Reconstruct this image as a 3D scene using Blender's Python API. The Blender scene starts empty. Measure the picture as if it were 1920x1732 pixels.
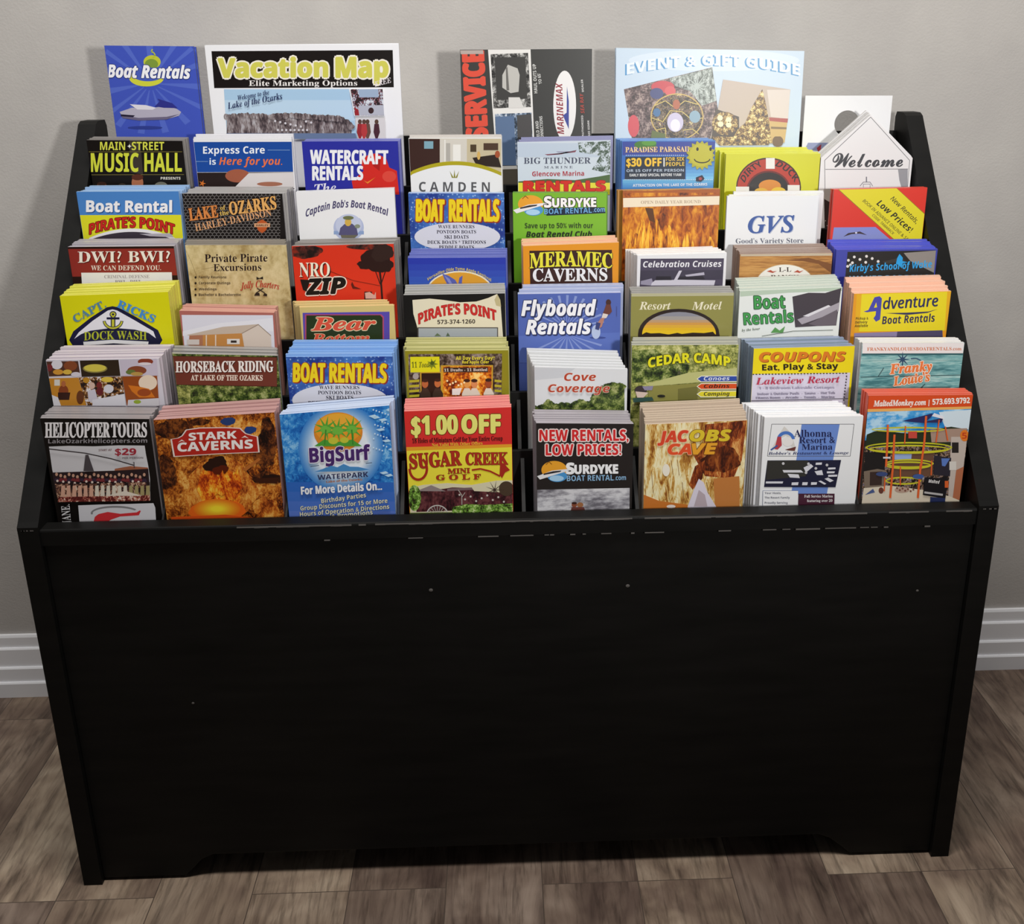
import bpy, math, random
from mathutils import Vector, Matrix
random.seed(7)
SC = bpy.context.scene
COL = SC.collection

# ------------------------------------------------------------------ camera
F_PX, PX0 = 2100.0, 63.878
CAM = Vector((-.00659, -.9655, .82454))
YAW, PIT, ROL = .03707, .35739, -.00822
fw = Vector((math.sin(YAW)*math.cos(PIT), math.cos(YAW)*math.cos(PIT), -math.sin(PIT)))
rt = Vector((math.cos(YAW), -math.sin(YAW), 0)); up = rt.cross(fw)
R2 = rt*math.cos(ROL) + up*math.sin(ROL); U2 = -rt*math.sin(ROL) + up*math.cos(ROL)
cd = bpy.data.cameras.new('camera'); cam = bpy.data.objects.new('camera', cd); COL.objects.link(cam)
M = Matrix((R2, U2, -fw)).transposed().to_4x4(); M.translation = CAM
cam.matrix_world = M
cd.sensor_width = 36; cd.lens = F_PX/1920*36; cd.shift_x = -PX0/1920; cd.clip_start = .01
SC.camera = cam

# ------------------------------------------------------------------ light and exposure
SC.view_settings.view_transform = 'Standard'; SC.view_settings.look = 'None'
SC.view_settings.exposure = 0.0; SC.view_settings.gamma = 1.0
try: SC.view_settings.use_curve_mapping = False
except Exception: pass
world = bpy.data.worlds.new('world'); SC.world = world; world.use_nodes = True
bg = world.node_tree.nodes['Background']
bg.inputs[0].default_value = (.93, .95, 1, 1); bg.inputs[1].default_value = .06

def aim(o, p):
    o.rotation_euler = (Vector(p)-o.location).to_track_quat('-Z', 'Y').to_euler()
kd = bpy.data.lights.new('standing_lamp_light', 'SPOT'); key = bpy.data.objects.new('standing_lamp_light', kd); COL.objects.link(key)
key.location = (.60, -1.42, .87); kd.energy = 61; kd.spot_size = math.radians(72); kd.spot_blend = 1.0
kd.shadow_soft_size = .06; kd.color = (1, .985, .96); aim(key, (.06, .389, 1.02))
ad = bpy.data.lights.new('ceiling_light', 'AREA'); cl = bpy.data.objects.new('ceiling_light', ad); COL.objects.link(cl)
cl.location = (-.05, -.4, 2.3); ad.shape = 'RECTANGLE'; ad.size = 1.2; ad.size_y = .3; ad.energy = 37; ad.color = (1, .975, .94)
aim(cl, (-.1, -.12, 0))

# ------------------------------------------------------------------ pixel measurement helpers
def ray(x, y): return fw + R2*((x-960-PX0)/F_PX) - U2*((y-866)/F_PX)
def at_y(x, y, Y):
    d = ray(x, y); return CAM + d*((Y-CAM.y)/d.y)
def at_z(x, y, Z):
    d = ray(x, y); return CAM + d*((Z-CAM.z)/d.z)

# ------------------------------------------------------------------ materials
def lin(h):
    h = h.lstrip('#'); c = [int(h[i:i+2], 16)/255 for i in (0, 2, 4)]
    return [(v/12.92 if v <= .04045 else ((v+.055)/1.055)**2.4) for v in c] + [1]
MATS = {}
def new_mat(name, rough=.35, spec=.36):
    m = bpy.data.materials.new(name); m.use_nodes = True
    b = m.node_tree.nodes['Principled BSDF']
    b.inputs['Roughness'].default_value = rough; b.inputs['Specular IOR Level'].default_value = spec
    return m, m.node_tree.nodes, m.node_tree.links, b
def ramp_node(N, stops, interp='LINEAR'):
    r = N.new('ShaderNodeValToRGB'); r.color_ramp.interpolation = interp
    els = r.color_ramp.elements
    while len(els) < len(stops): els.new(.5)
    for e, (p, c) in zip(els, stops): e.position = p; e.color = lin(c)
    return r
def coords(N, L, sc, rot=(0, 0, 0), loc=(0, 0, 0)):
    tc = N.new('ShaderNodeTexCoord'); mp = N.new('ShaderNodeMapping')
    mp.inputs['Scale'].default_value = sc; mp.inputs['Rotation'].default_value = rot; mp.inputs['Location'].default_value = loc
    L.new(tc.outputs['Object'], mp.inputs[0]); return mp
def noise_mat(name, sc, stops, detail=6, rough=.6, dist=0., loc=(0, 0, 0), rot=(0, 0, 0), interp='LINEAR'):
    m, N, L, b = new_mat('print_'+name)
    mp = coords(N, L, sc, rot, loc); n = N.new('ShaderNodeTexNoise'); n.inputs['Scale'].default_value = 1
    n.inputs['Detail'].default_value = detail; n.inputs['Roughness'].default_value = rough; n.inputs['Distortion'].default_value = dist
    L.new(mp.outputs[0], n.inputs['Vector']); r = ramp_node(N, stops, interp)
    n2 = N.new('ShaderNodeTexNoise'); n2.inputs['Scale'].default_value = .24; n2.inputs['Detail'].default_value = 2; n2.inputs['Distortion'].default_value = dist*.5
    L.new(mp.outputs[0], n2.inputs['Vector']); k = N.new('ShaderNodeMath'); k.operation = 'MULTIPLY_ADD'; k.inputs[1].default_value = .95; L.new(n2.outputs['Fac'], k.inputs[0])
    k2 = N.new('ShaderNodeMath'); k2.operation = 'SUBTRACT'; L.new(n.outputs['Fac'], k2.inputs[0]); k2.inputs[1].default_value = .475; L.new(k2.outputs[0], k.inputs[2])
    L.new(k.outputs[0], r.inputs[0]); L.new(r.outputs[0], b.inputs['Base Color']); MATS[name] = m
noise_mat('cave', (209, 209, 88), [(.28, '5a2608'), (.42, 'a8500f'), (.55, 'd07c18'), (.72, 'eaa52a')], dist=.6)
noise_mat('stalag', (572, 440, 74.8), [(.30, '5f2405'), (.44, 'c06a10'), (.55, 'eda01c'), (.70, 'f8cf45')], dist=1.2)
noise_mat('stark', (330, 330, 242), [(.30, '2a130b'), (.42, '7a360f'), (.52, 'b9641c'), (.62, 'd98d35'), (.75, 'f0b860')], dist=1.6, detail=9, rough=.7)
noise_mat('starkfire', (484, 440, 198), [(.30, '8a2408'), (.45, 'dc5a12'), (.58, 'f59a22'), (.72, 'fbd04a')], dist=1.4, detail=8)
noise_mat('starkmid', (420, 420, 200), [(.28, '6a2a0c'), (.42, 'b5561a'), (.55, 'dc8a30'), (.70, 'f0b45a')], dist=1.6, detail=9, rough=.7)
noise_mat('starkdark', (300, 300, 200), [(.34, '1a0c08'), (.5, '4a2210'), (.68, '8a4a1c')], dist=1.4, detail=8)
noise_mat('jacobdeep', (260, 260, 110), [(.34, '3a1408'), (.5, '74310f'), (.68, 'a35a24')], dist=1.2, detail=8)
noise_mat('jacob', (374, 374, 92.4), [(.28, '8a4f1c'), (.40, 'c4903f'), (.50, 'e2c683'), (.62, 'f2e8bd')], dist=1.1, detail=8, rough=.65)
noise_mat('jacobred', (440, 440, 132), [(.30, '4a1a0a'), (.45, '8a3a16'), (.58, 'b8652a'), (.74, 'e0a860')], dist=1.3, detail=8)
noise_mat('foliage', (572, 572, 572), [(.30, '141c0c'), (.45, '3a4c20'), (.56, '6f8038'), (.70, 'b4b878')], detail=9, rough=.75)
noise_mat('foliage_light', (528, 528, 528), [(.30, '3c4620'), (.43, '7a8240'), (.55, 'a9ac5c'), (.70, 'd9d694')], detail=9, rough=.75)
noise_mat('leaves_sky', (726, 726, 726), [(.46, '44584a'), (.50, '8b9a92'), (.54, 'cfd9e6')], detail=8, rough=.7)
noise_mat('treeline', (660, 660, 198), [(.30, '3b3236'), (.46, '6a5c5e'), (.58, '8f8484'), (.72, 'b5b0b4')], detail=8)
noise_mat('parchment', (154, 154, 121), [(.30, 'a8905c'), (.48, 'c9b683'), (.70, 'dccb9c')], detail=8)
noise_mat('woodgrain', (66, 66, 924), [(.30, '8a5a26'), (.48, 'b27a3c'), (.68, 'cb9650')], detail=6)
noise_mat('tealplank', (88, 88, 726), [(.28, '3f7a80'), (.45, '6fa9ac'), (.58, '93c4c2'), (.75, 'b9d8d4')], detail=7)
noise_mat('water', (242, 242, 198), [(.30, '1250a4'), (.48, '2273c6'), (.62, '3f94dc'), (.78, '8cc6f0')], dist=1.2)
noise_mat('crowd', (924, 924, 572), [(.36, '241a1c'), (.46, '5a3a34'), (.54, '9a6a50'), (.62, 'd0b096'), (.72, 'e8dcd0')], detail=5, interp='CONSTANT')
noise_mat('crowdred', (924, 924, 660), [(.36, '5c1f1c'), (.47, '96403a'), (.56, 'c88a70'), (.66, 'ead6c8')], detail=5, interp='CONSTANT')
noise_mat('dining', (660, 660, 572), [(.34, '2a1c16'), (.45, '7a4a22'), (.53, 'b98a4a'), (.60, 'd9d2d6'), (.70, 'efedf2')], detail=5, interp='CONSTANT')
noise_mat('collage', (726, 726, 572), [(.36, '2a2226'), (.46, 'a03030'), (.50, '8f98a8'), (.58, 'd5dbe4'), (.70, 'f0f0f4')], detail=4, interp='CONSTANT')
noise_mat('monochrome', (506, 506, 440), [(.32, '1c1b1a'), (.46, '4a4947'), (.58, '8a8986'), (.70, 'd5d4d0')], detail=6)
noise_mat('dockphoto', (462, 462, 352), [(.34, '27303c'), (.46, '4c6078'), (.56, '8a9cb4'), (.68, 'd6dce4')], detail=6)
noise_mat('baubles', (528, 528, 528), [(.34, '2a1a1a'), (.46, '5b4545'), (.56, '7f6a68'), (.66, 'b09a90')], detail=7)
noise_mat('puzzle', (572, 572, 572), [(.36, '1f1612'), (.46, '55391e'), (.52, 'b59a50'), (.56, '2f4a6a'), (.62, '6a2c20'), (.70, 'd8c890')], detail=3, interp='CONSTANT')
noise_mat('goldtree', (924, 924, 924), [(.32, '2a1c0c'), (.45, '6a4a20'), (.56, 'b08a3c'), (.68, 'f0e0a0')], detail=7)
noise_mat('pine', (1100, 132, 660), [(.35, '4a524c'), (.5, '8a948c'), (.66, 'd0d8d2')], detail=6, rot=(0, .5, 0))
noise_mat('fire', (352, 352, 264), [(.32, '5a1c06'), (.46, 'b8520c'), (.58, 'ee9a20'), (.72, 'fbdc80')], detail=6)
noise_mat('stones', (308, 308, 264), [(.34, '2c2018'), (.48, '56463a'), (.60, '8a7c70'), (.72, 'a89c94')], detail=5)
noise_mat('smoke', (198, 198, 198), [(.36, '1e1512'), (.52, '4a2620'), (.66, '8a2c1c')], detail=5)
noise_mat('clouds', (99, 99, 242), [(.30, '6f6c74'), (.48, 'a9a7ae'), (.66, 'd9d8dc')], detail=5)
noise_mat('bluesky', (88, 88, 154), [(.34, '2486d0'), (.50, '4fa6e2'), (.66, 'b8dcf2')], detail=4)
noise_mat('yard', (572, 572, 528), [(.34, '2a2a14'), (.46, '557a2c'), (.58, '8ab84a'), (.72, 'd0dca0')], detail=7)
noise_mat('barn', (440, 440, 264), [(.34, '2a1216'), (.5, '4c2026'), (.68, '6d3a3c')], detail=5)
noise_mat('plaza', (572, 572, 440), [(.36, '1c1818'), (.46, '5a4438'), (.54, 'a88a70'), (.62, '3c4c7a'), (.70, 'd8ccb8')], detail=4, interp='CONSTANT')
noise_mat('redblue', (44, 44, 44), [(.4, 'c82a20'), (.6, 'de3a24')])
# water drops
def drops():
    m, N, L, b = new_mat('print_drops')
    mp = coords(N, L, (330, 1, 330)); v = N.new('ShaderNodeTexVoronoi'); v.inputs['Scale'].default_value = 1; v.voronoi_dimensions = '3D'
    L.new(mp.outputs[0], v.inputs['Vector']); r = ramp_node(N, [(0, 'f2f6fb'), (.16, 'cfe0f4'), (.24, '6f9ad8'), (.34, '2c5ab4'), (.7, '2446a0')])
    L.new(v.outputs['Distance'], r.inputs[0]); mp2 = coords(N, L, (40, 40, 40)); n = N.new('ShaderNodeTexNoise'); n.inputs['Scale'].default_value = 1
    L.new(mp2.outputs[0], n.inputs['Vector']); r2 = ramp_node(N, [(.4, '23246c'), (.62, '5f9ae0')]); L.new(n.outputs['Fac'], r2.inputs[0])
    mx = N.new('ShaderNodeMix'); mx.data_type = 'RGBA'; mx.inputs[0].default_value = .45
    L.new(r.outputs[0], mx.inputs[6]); L.new(r2.outputs[0], mx.inputs[7]); L.new(mx.outputs[2], b.inputs['Base Color']); MATS['drops'] = m
drops()
def P(c):
    if c not in MATS:
        m, N, L, b = new_mat('print_'+c); b.inputs['Base Color'].default_value = lin(c); MATS[c] = m
    return MATS[c]

# ------------------------------------------------------------------ object helpers
def mesh_obj(name, verts, faces, mats, mi=None, parent=None, smooth=False):
    me = bpy.data.meshes.new(name); me.from_pydata([tuple(v) for v in verts], [], faces)
    for m in mats: me.materials.append(m)
    if mi: me.polygons.foreach_set('material_index', mi)
    me.update(); o = bpy.data.objects.new(name, me); COL.objects.link(o)
    if parent: o.parent = parent
    return o
def box_geo(a, b, V, Fc):
    i = len(V); (x0, y0, z0), (x1, y1, z1) = a, b
    V += [(x0, y0, z0), (x1, y0, z0), (x1, y1, z0), (x0, y1, z0), (x0, y0, z1), (x1, y0, z1), (x1, y1, z1), (x0, y1, z1)]
    Fc += [(i, i+3, i+2, i+1), (i+4, i+5, i+6, i+7), (i, i+1, i+5, i+4), (i+1, i+2, i+6, i+5), (i+2, i+3, i+7, i+6), (i+3, i, i+4, i+7)]
def box(name, a, b, mat, parent=None, bevel=0.):
    V, Fc = [], []; box_geo(a, b, V, Fc); o = mesh_obj(name, V, Fc, [mat], None, parent)
    if bevel: add_bevel(o, bevel)
    return o
def add_bevel(o, w, seg=2):
    md = o.modifiers.new('bevel', 'BEVEL'); md.width = w; md.segments = seg; md.limit_method = 'ANGLE'
def prism_x(name, prof, x0, x1, mat, parent=None, bevel=0.):
    n = len(prof); V = [(x0, y, z) for y, z in prof] + [(x1, y, z) for y, z in prof]
    Fc = [tuple(range(n))[::-1], tuple(range(n, 2*n))] + [(i, (i+1) % n, n+(i+1) % n, n+i) for i in range(n)]
    o = mesh_obj(name, V, Fc, [mat], None, parent)
    if bevel: add_bevel(o, bevel)
    return o
def tag(o, label=None, cat=None, group=None, kind=None):
    for k, v in (('label', label), ('category', cat), ('group', group), ('kind', kind)):
        if v: o[k] = v
    return o

# ------------------------------------------------------------------ the room
WALL_Y = .389
def wall_mat():
    m, N, L, b = new_mat('wall_paint', .75, .15)
    mp = coords(N, L, (14, 14, 14)); n = N.new('ShaderNodeTexNoise'); n.inputs['Scale'].default_value = 1; n.inputs['Detail'].default_value = 4
    L.new(mp.outputs[0], n.inputs['Vector']); r = ramp_node(N, [(.3, 'b9b5b1'), (.7, 'c2beb9')]); L.new(n.outputs['Fac'], r.inputs[0]); L.new(r.outputs[0], b.inputs['Base Color'])
    mp2 = coords(N, L, (420, 420, 420)); n2 = N.new('ShaderNodeTexNoise'); n2.inputs['Scale'].default_value = 1; L.new(mp2.outputs[0], n2.inputs['Vector'])
    bp = N.new('ShaderNodeBump'); bp.inputs['Strength'].default_value = .12; bp.inputs['Distance'].default_value = .002
    L.new(n2.outputs['Fac'], bp.inputs['Height']); L.new(bp.outputs[0], b.inputs['Normal']); return m
wall = box('wall_back', (-3, WALL_Y, 0), (3, WALL_Y+.12, 2.6), wall_mat()); wall['kind'] = 'structure'
tm, _, _, tb = new_mat('white_trim_paint', .35, .4); tb.inputs['Base Color'].default_value = lin('f4f4f7')
W = WALL_Y
bb = prism_x('baseboard_back', [(W, 0), (W-.016, 0), (W-.016, .0205), (W-.0145, .0225), (W-.0125, .0225), (W-.0125, .0415), (W-.011, .0435),
      (W-.009, .0435), (W-.009, .069), (W-.0075, .071), (W-.0055, .071), (W-.0055, .0855), (W-.004, .0886), (W, .0886)], -3, 3, tm)
bb['kind'] = 'structure'
def floor_mat():
    m, N, L, b = new_mat('vinyl_plank', .5, .3)
    pw, pl = .1005, .92
    a = at_z(838, 1640, 0)
    mp = coords(N, L, (1, 1, 1), (0, 0, math.pi/2), (0, 0, 0))   # planks run towards the wall
    mp.vector_type = 'POINT'; e = at_z(925, 1661, 0)
    mp.inputs['Location'].default_value = (e.y % pl, -a.x, 0)
    br = N.new('ShaderNodeTexBrick'); br.offset = .37; br.offset_frequency = 3
    br.inputs['Scale'].default_value = 1; br.inputs['Mortar Size'].default_value = .0005; br.inputs['Brick Width'].default_value = pl; br.inputs['Row Height'].default_value = pw
    br.inputs['Color1'].default_value = (0, 0, 0, 1); br.inputs['Color2'].default_value = (1, 1, 1, 1); br.inputs['Mortar'].default_value = (.5, .5, .5, 1); br.inputs['Bias'].default_value = 0
    L.new(mp.outputs[0], br.inputs['Vector'])
    # grain stretched along the planks, shifted per plank
    tc = N.new('ShaderNodeTexCoord'); sh = N.new('ShaderNodeVectorMath'); sh.operation = 'MULTIPLY_ADD'
    L.new(br.outputs['Color'], sh.inputs[0]); sh.inputs[1].default_value = (7, 11, 5); L.new(tc.outputs['Object'], sh.inputs[2])
    def nz(sc, det, dist):
        q = N.new('ShaderNodeMapping'); q.inputs['Scale'].default_value = sc; L.new(sh.outputs[0], q.inputs[0])
        n = N.new('ShaderNodeTexNoise'); n.inputs['Scale'].default_value = 1; n.inputs['Detail'].default_value = det; n.inputs['Distortion'].default_value = dist; n.inputs['Roughness'].default_value = .65
        L.new(q.outputs[0], n.inputs['Vector']); return n
    n1 = nz((26, 4.5, 1), 8, 1.4); n2 = nz((150, 12, 1), 6, .3); n3 = nz((9, 7, 1), 3, .5)
    r1 = ramp_node(N, [(.28, '75695f'), (.42, 'a89a8d'), (.55, 'c4b6a6'), (.72, 'dacdbd')]); L.new(n1.outputs['Fac'], r1.inputs[0])
    r2 = ramp_node(N, [(.33, '6a625c'), (.50, 'f0eeec'), (1, 'ffffff')]); L.new(n2.outputs['Fac'], r2.inputs[0])
    r3 = ramp_node(N, [(.36, '8f7f7f'), (.5, 'c8c0bc'), (.68, 'ffffff')]); L.new(n3.outputs['Fac'], r3.inputs[0])
    rp = ramp_node(N, [(0, 'a89c9a'), (.35, 'ccc2bc'), (.7, 'ded6cc'), (1, 'fffaf0')]); L.new(br.outputs['Color'], rp.inputs[0])
    def mul(x, y, f=1.):
        k = N.new('ShaderNodeMix'); k.data_type = 'RGBA'; k.blend_type = 'MULTIPLY'; k.inputs[0].default_value = f; L.new(x, k.inputs[6]); L.new(y, k.inputs[7]); return k.outputs[2]
    c = mul(mul(mul(r1.outputs[0], r2.outputs[0], .6), r3.outputs[0], .8), rp.outputs[0], .9)
    k = N.new('ShaderNodeMix'); k.data_type = 'RGBA'; L.new(br.outputs['Fac'], k.inputs[0]); L.new(c, k.inputs[6]); k.inputs[7].default_value = lin('4a3f37')
    L.new(k.outputs[2], b.inputs['Base Color'])
    bp = N.new('ShaderNodeBump'); bp.inputs['Strength'].default_value = .2; bp.inputs['Distance'].default_value = .001
    L.new(n2.outputs['Fac'], bp.inputs['Height']); L.new(bp.outputs[0], b.inputs['Normal']); return m
fl = box('floor', (-3, -3.2, -.05), (3, WALL_Y, 0), floor_mat()); fl['kind'] = 'structure'

# ------------------------------------------------------------------ the brochure rack
H1, D, H2, HW = .4096, .343, .750, .46
def black_mat(name, c, rough, spec):
    m, N, L, b = new_mat(name, rough, spec)
    mp = coords(N, L, (9, 9, 60)); n = N.new('ShaderNodeTexNoise'); n.inputs['Scale'].default_value = 1; n.inputs['Detail'].default_value = 6
    L.new(mp.outputs[0], n.inputs['Vector']); r = ramp_node(N, [(.3, c), (.75, '151413')]); L.new(n.outputs['Fac'], r.inputs[0]); L.new(r.outputs[0], b.inputs['Base Color'])
    bp = N.new('ShaderNodeBump'); bp.inputs['Strength'].default_value = .1; bp.inputs['Distance'].default_value = .001
    L.new(n.outputs['Fac'], bp.inputs['Height']); L.new(bp.outputs[0], b.inputs['Normal']); return m
BLK = black_mat('black_paint', '0c0c0b', .5, .15)
BLK2 = black_mat('black_paint_inside', '0c0c0d', .55, .2)
WORN, _, _, wb = new_mat('worn_edge', .6, .3); wb.inputs['Base Color'].default_value = lin('5c5855')
STEEL, _, _, sb = new_mat('screw_steel', .35, .5); sb.inputs['Base Color'].default_value = lin('77756f'); sb.inputs['Metallic'].default_value = .8
rack = bpy.data.objects.new('brochure_rack', None); COL.objects.link(rack)
tag(rack, 'long black painted wooden brochure rack standing on the plank floor before the grey wall', 'display rack')
def merge(o, V, Fc, mat):
    me = o.data; v0 = [tuple(v.co) for v in me.vertices]; f0 = [tuple(p.vertices) for p in me.polygons]; n0 = len(v0)
    nm = bpy.data.meshes.new(me.name); nm.from_pydata(v0+V, [], f0+[tuple(i+n0 for i in f) for f in Fc])
    nm.materials.append(me.materials[0]); nm.materials.append(mat)
    nm.polygons.foreach_set('material_index', [0]*len(f0)+[1]*len(Fc)); nm.update(); o.data = nm
prof = [(0, 0), (D, 0), (D, H2-.006), (D-.004, H2), (D-.026, H2), (D-.034, H2-.003), (D-.042, H2-.012), (.004, H1+.004), (0, H1)]
for s in (-1, 1):
    x0, x1 = (-HW, -HW+.019) if s < 0 else (HW-.019, HW)
    sp = prism_x('side_panel', prof, x0, x1, BLK, rack)
    V, Fc = [], []
    for i in range(5):       # worn paint at the front corner of each side panel
        u = x0+.003+.016*random.random(); w = .001+.003*random.random()
        box_geo((u, -.0003, H1-.0035), (min(u+w, x1-.002), .0002, H1-.0025), V, Fc)
    merge(sp, V, Fc, WORN)
FPY = .006
fxl, fxr = at_y(350, 1646, FPY).x, at_y(1592, 1598, FPY).x
cxl, cxr = at_y(378, 1607, FPY).x, at_y(1555, 1572, FPY).x
ZC = at_y(960, 1583, FPY).z
fp = [(-HW+.019, .004), (fxl, .004), (fxl+.008, .012), (cxl, ZC-.006), (cxl+.012, ZC), (cxr-.012, ZC), (cxr, ZC-.005), (fxr-.008, .012), (fxr, .004), (HW-.019, .004), (HW-.019, H1-.020), (-HW+.019, H1-.020)]
n = len(fp); V = [(x, FPY, z) for x, z in fp] + [(x, FPY+.015, z) for x, z in fp]
o = mesh_obj('front_panel', V, [tuple(range(n)), tuple(range(n, 2*n))[::-1]] + [((i+1) % n, i, n+i, n+(i+1) % n) for i in range(n)], [BLK], None, rack)
add_bevel(o, .001)
rail = prism_x('top_rail', [(.003, H1-.020), (.003, H1-.006), (.0036, H1-.0047), (.005, H1-.004), (.0215, H1-.004), (.023, H1-.0055), (.023, H1-.020)], -HW+.019, HW-.019, BLK, rack)
V, Fc = [], []; x = -.26
while x < .434:      # paint rubbed thin along the rail's front arris, and chips along the joint under it
    w = .003+.008*random.random(); h = .0002+.0006*random.random()
    if random.random() < .93: box_geo((x, .0027, H1-.0061-h), (min(x+w, .436), .0036, H1-.0052), V, Fc)
    x += w
x = -.18
while x < .42:
    w = .003+.022*random.random()**2; h = .0004+.0007*random.random()
    if random.random() < .55: box_geo((x, .0026, H1-.0205-h), (x+w, .0061, H1-.0203), V, Fc)
    x += w+.02*random.random()
merge(rail, V, Fc, WORN)
ROWS = 7
RY = lambda k: .03+.047*(k-1)
FLOOR = lambda k: (.506+.0455*(k-1)-.2286) if k < 7 else .547
for k in range(1, ROWS+1):
    back = RY(k+1)-.009 if k < ROWS else D-.008
    front = RY(k)-.004 if k > 1 else .022
    box('pocket_floor', (-HW+.019, front, FLOOR(k)-.005), (HW-.019, back, FLOOR(k)), BLK2, rack)
    if k > 1:
        box('tier_board', (-HW+.019, RY(k)-.009, FLOOR(k)-.005), (HW-.019, RY(k)-.004, .4096-.004+.0455*(k-1)), BLK2, rack, .0008)
box('back_panel', (-HW+.019, D-.008, .02), (HW-.019, D, at_y(1130, 251, D-.008).z), BLK2, rack)
for px in ((808, 1106), (1177, 1098), (362, 1318), (1720, 1107)):
    p = at_y(px[0], px[1], FPY); V, Fc = [], []; r = .0019 if px[0] in (808, 1177) else .0013
    V = [(p.x, FPY-.0007, p.z)]+[(p.x+r*math.cos(a*math.pi/6), FPY-.0004, p.z+r*.8*math.sin(a*math.pi/6)) for a in range(12)]+[(p.x+r*1.1*math.cos(a*math.pi/6), FPY+.0005, p.z+r*.9*math.sin(a*math.pi/6)) for a in range(12)]
    Fc = [(0, 1+(i+1) % 12, 1+i) for i in range(12)]+[(1+i, 1+(i+1) % 12, 13+(i+1) % 12, 13+i) for i in range(12)]
    mesh_obj('screw', V, Fc, [STEEL if r > .002 else WORN], None, rack)

# ------------------------------------------------------------------ lettering
ALPH = {'s': 0x1D400, 'i': 0x1D468, 'I': 0x1D434, 'c': 0x1D4D0, 'b': 0x1D5D4, 'o': 0x1D63C, 'l': 0x1D608, 'm': 0x1D670}
DIGS = {'s': 0x1D7CE, 'b': 0x1D7EC, 'i': 0x1D7CE, 'o': 0x1D7EC, 'm': 0x1D7F6}
def styled(s, st):
    if st not in ALPH: return s
    out = ''
    for ch in s:
        if 'A' <= ch <= 'Z': out += chr(ALPH[st]+ord(ch)-65)
        elif st == 'I' and ch == 'h': out += chr(0x210E)
        elif 'a' <= ch <= 'z': out += chr(ALPH[st]+26+ord(ch)-97)
        elif '0' <= ch <= '9' and st in DIGS: out += chr(DIGS[st]+ord(ch)-48)
        else: out += ch
    return out
tcurve = bpy.data.curves.new('lettering', 'FONT'); tcurve.size = 1; tcurve.resolution_u = 2
tobj = bpy.data.objects.new('lettering', tcurve); COL.objects.link(tobj)
TC = {}
def text_geo(s, st, off):
    key = (s, st, off)
    if key not in TC:
        tcurve.body = styled(s, st); tcurve.offset = off
        bpy.context.view_layer.update(); dg = bpy.context.evaluated_depsgraph_get()
        ev = tobj.evaluated_get(dg); me = ev.to_mesh()
        TC[key] = ([(v.co.x, v.co.y) for v in me.vertices], [tuple(p.vertices) for p in me.polygons]); ev.to_mesh_clear()
    return TC[key]

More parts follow.
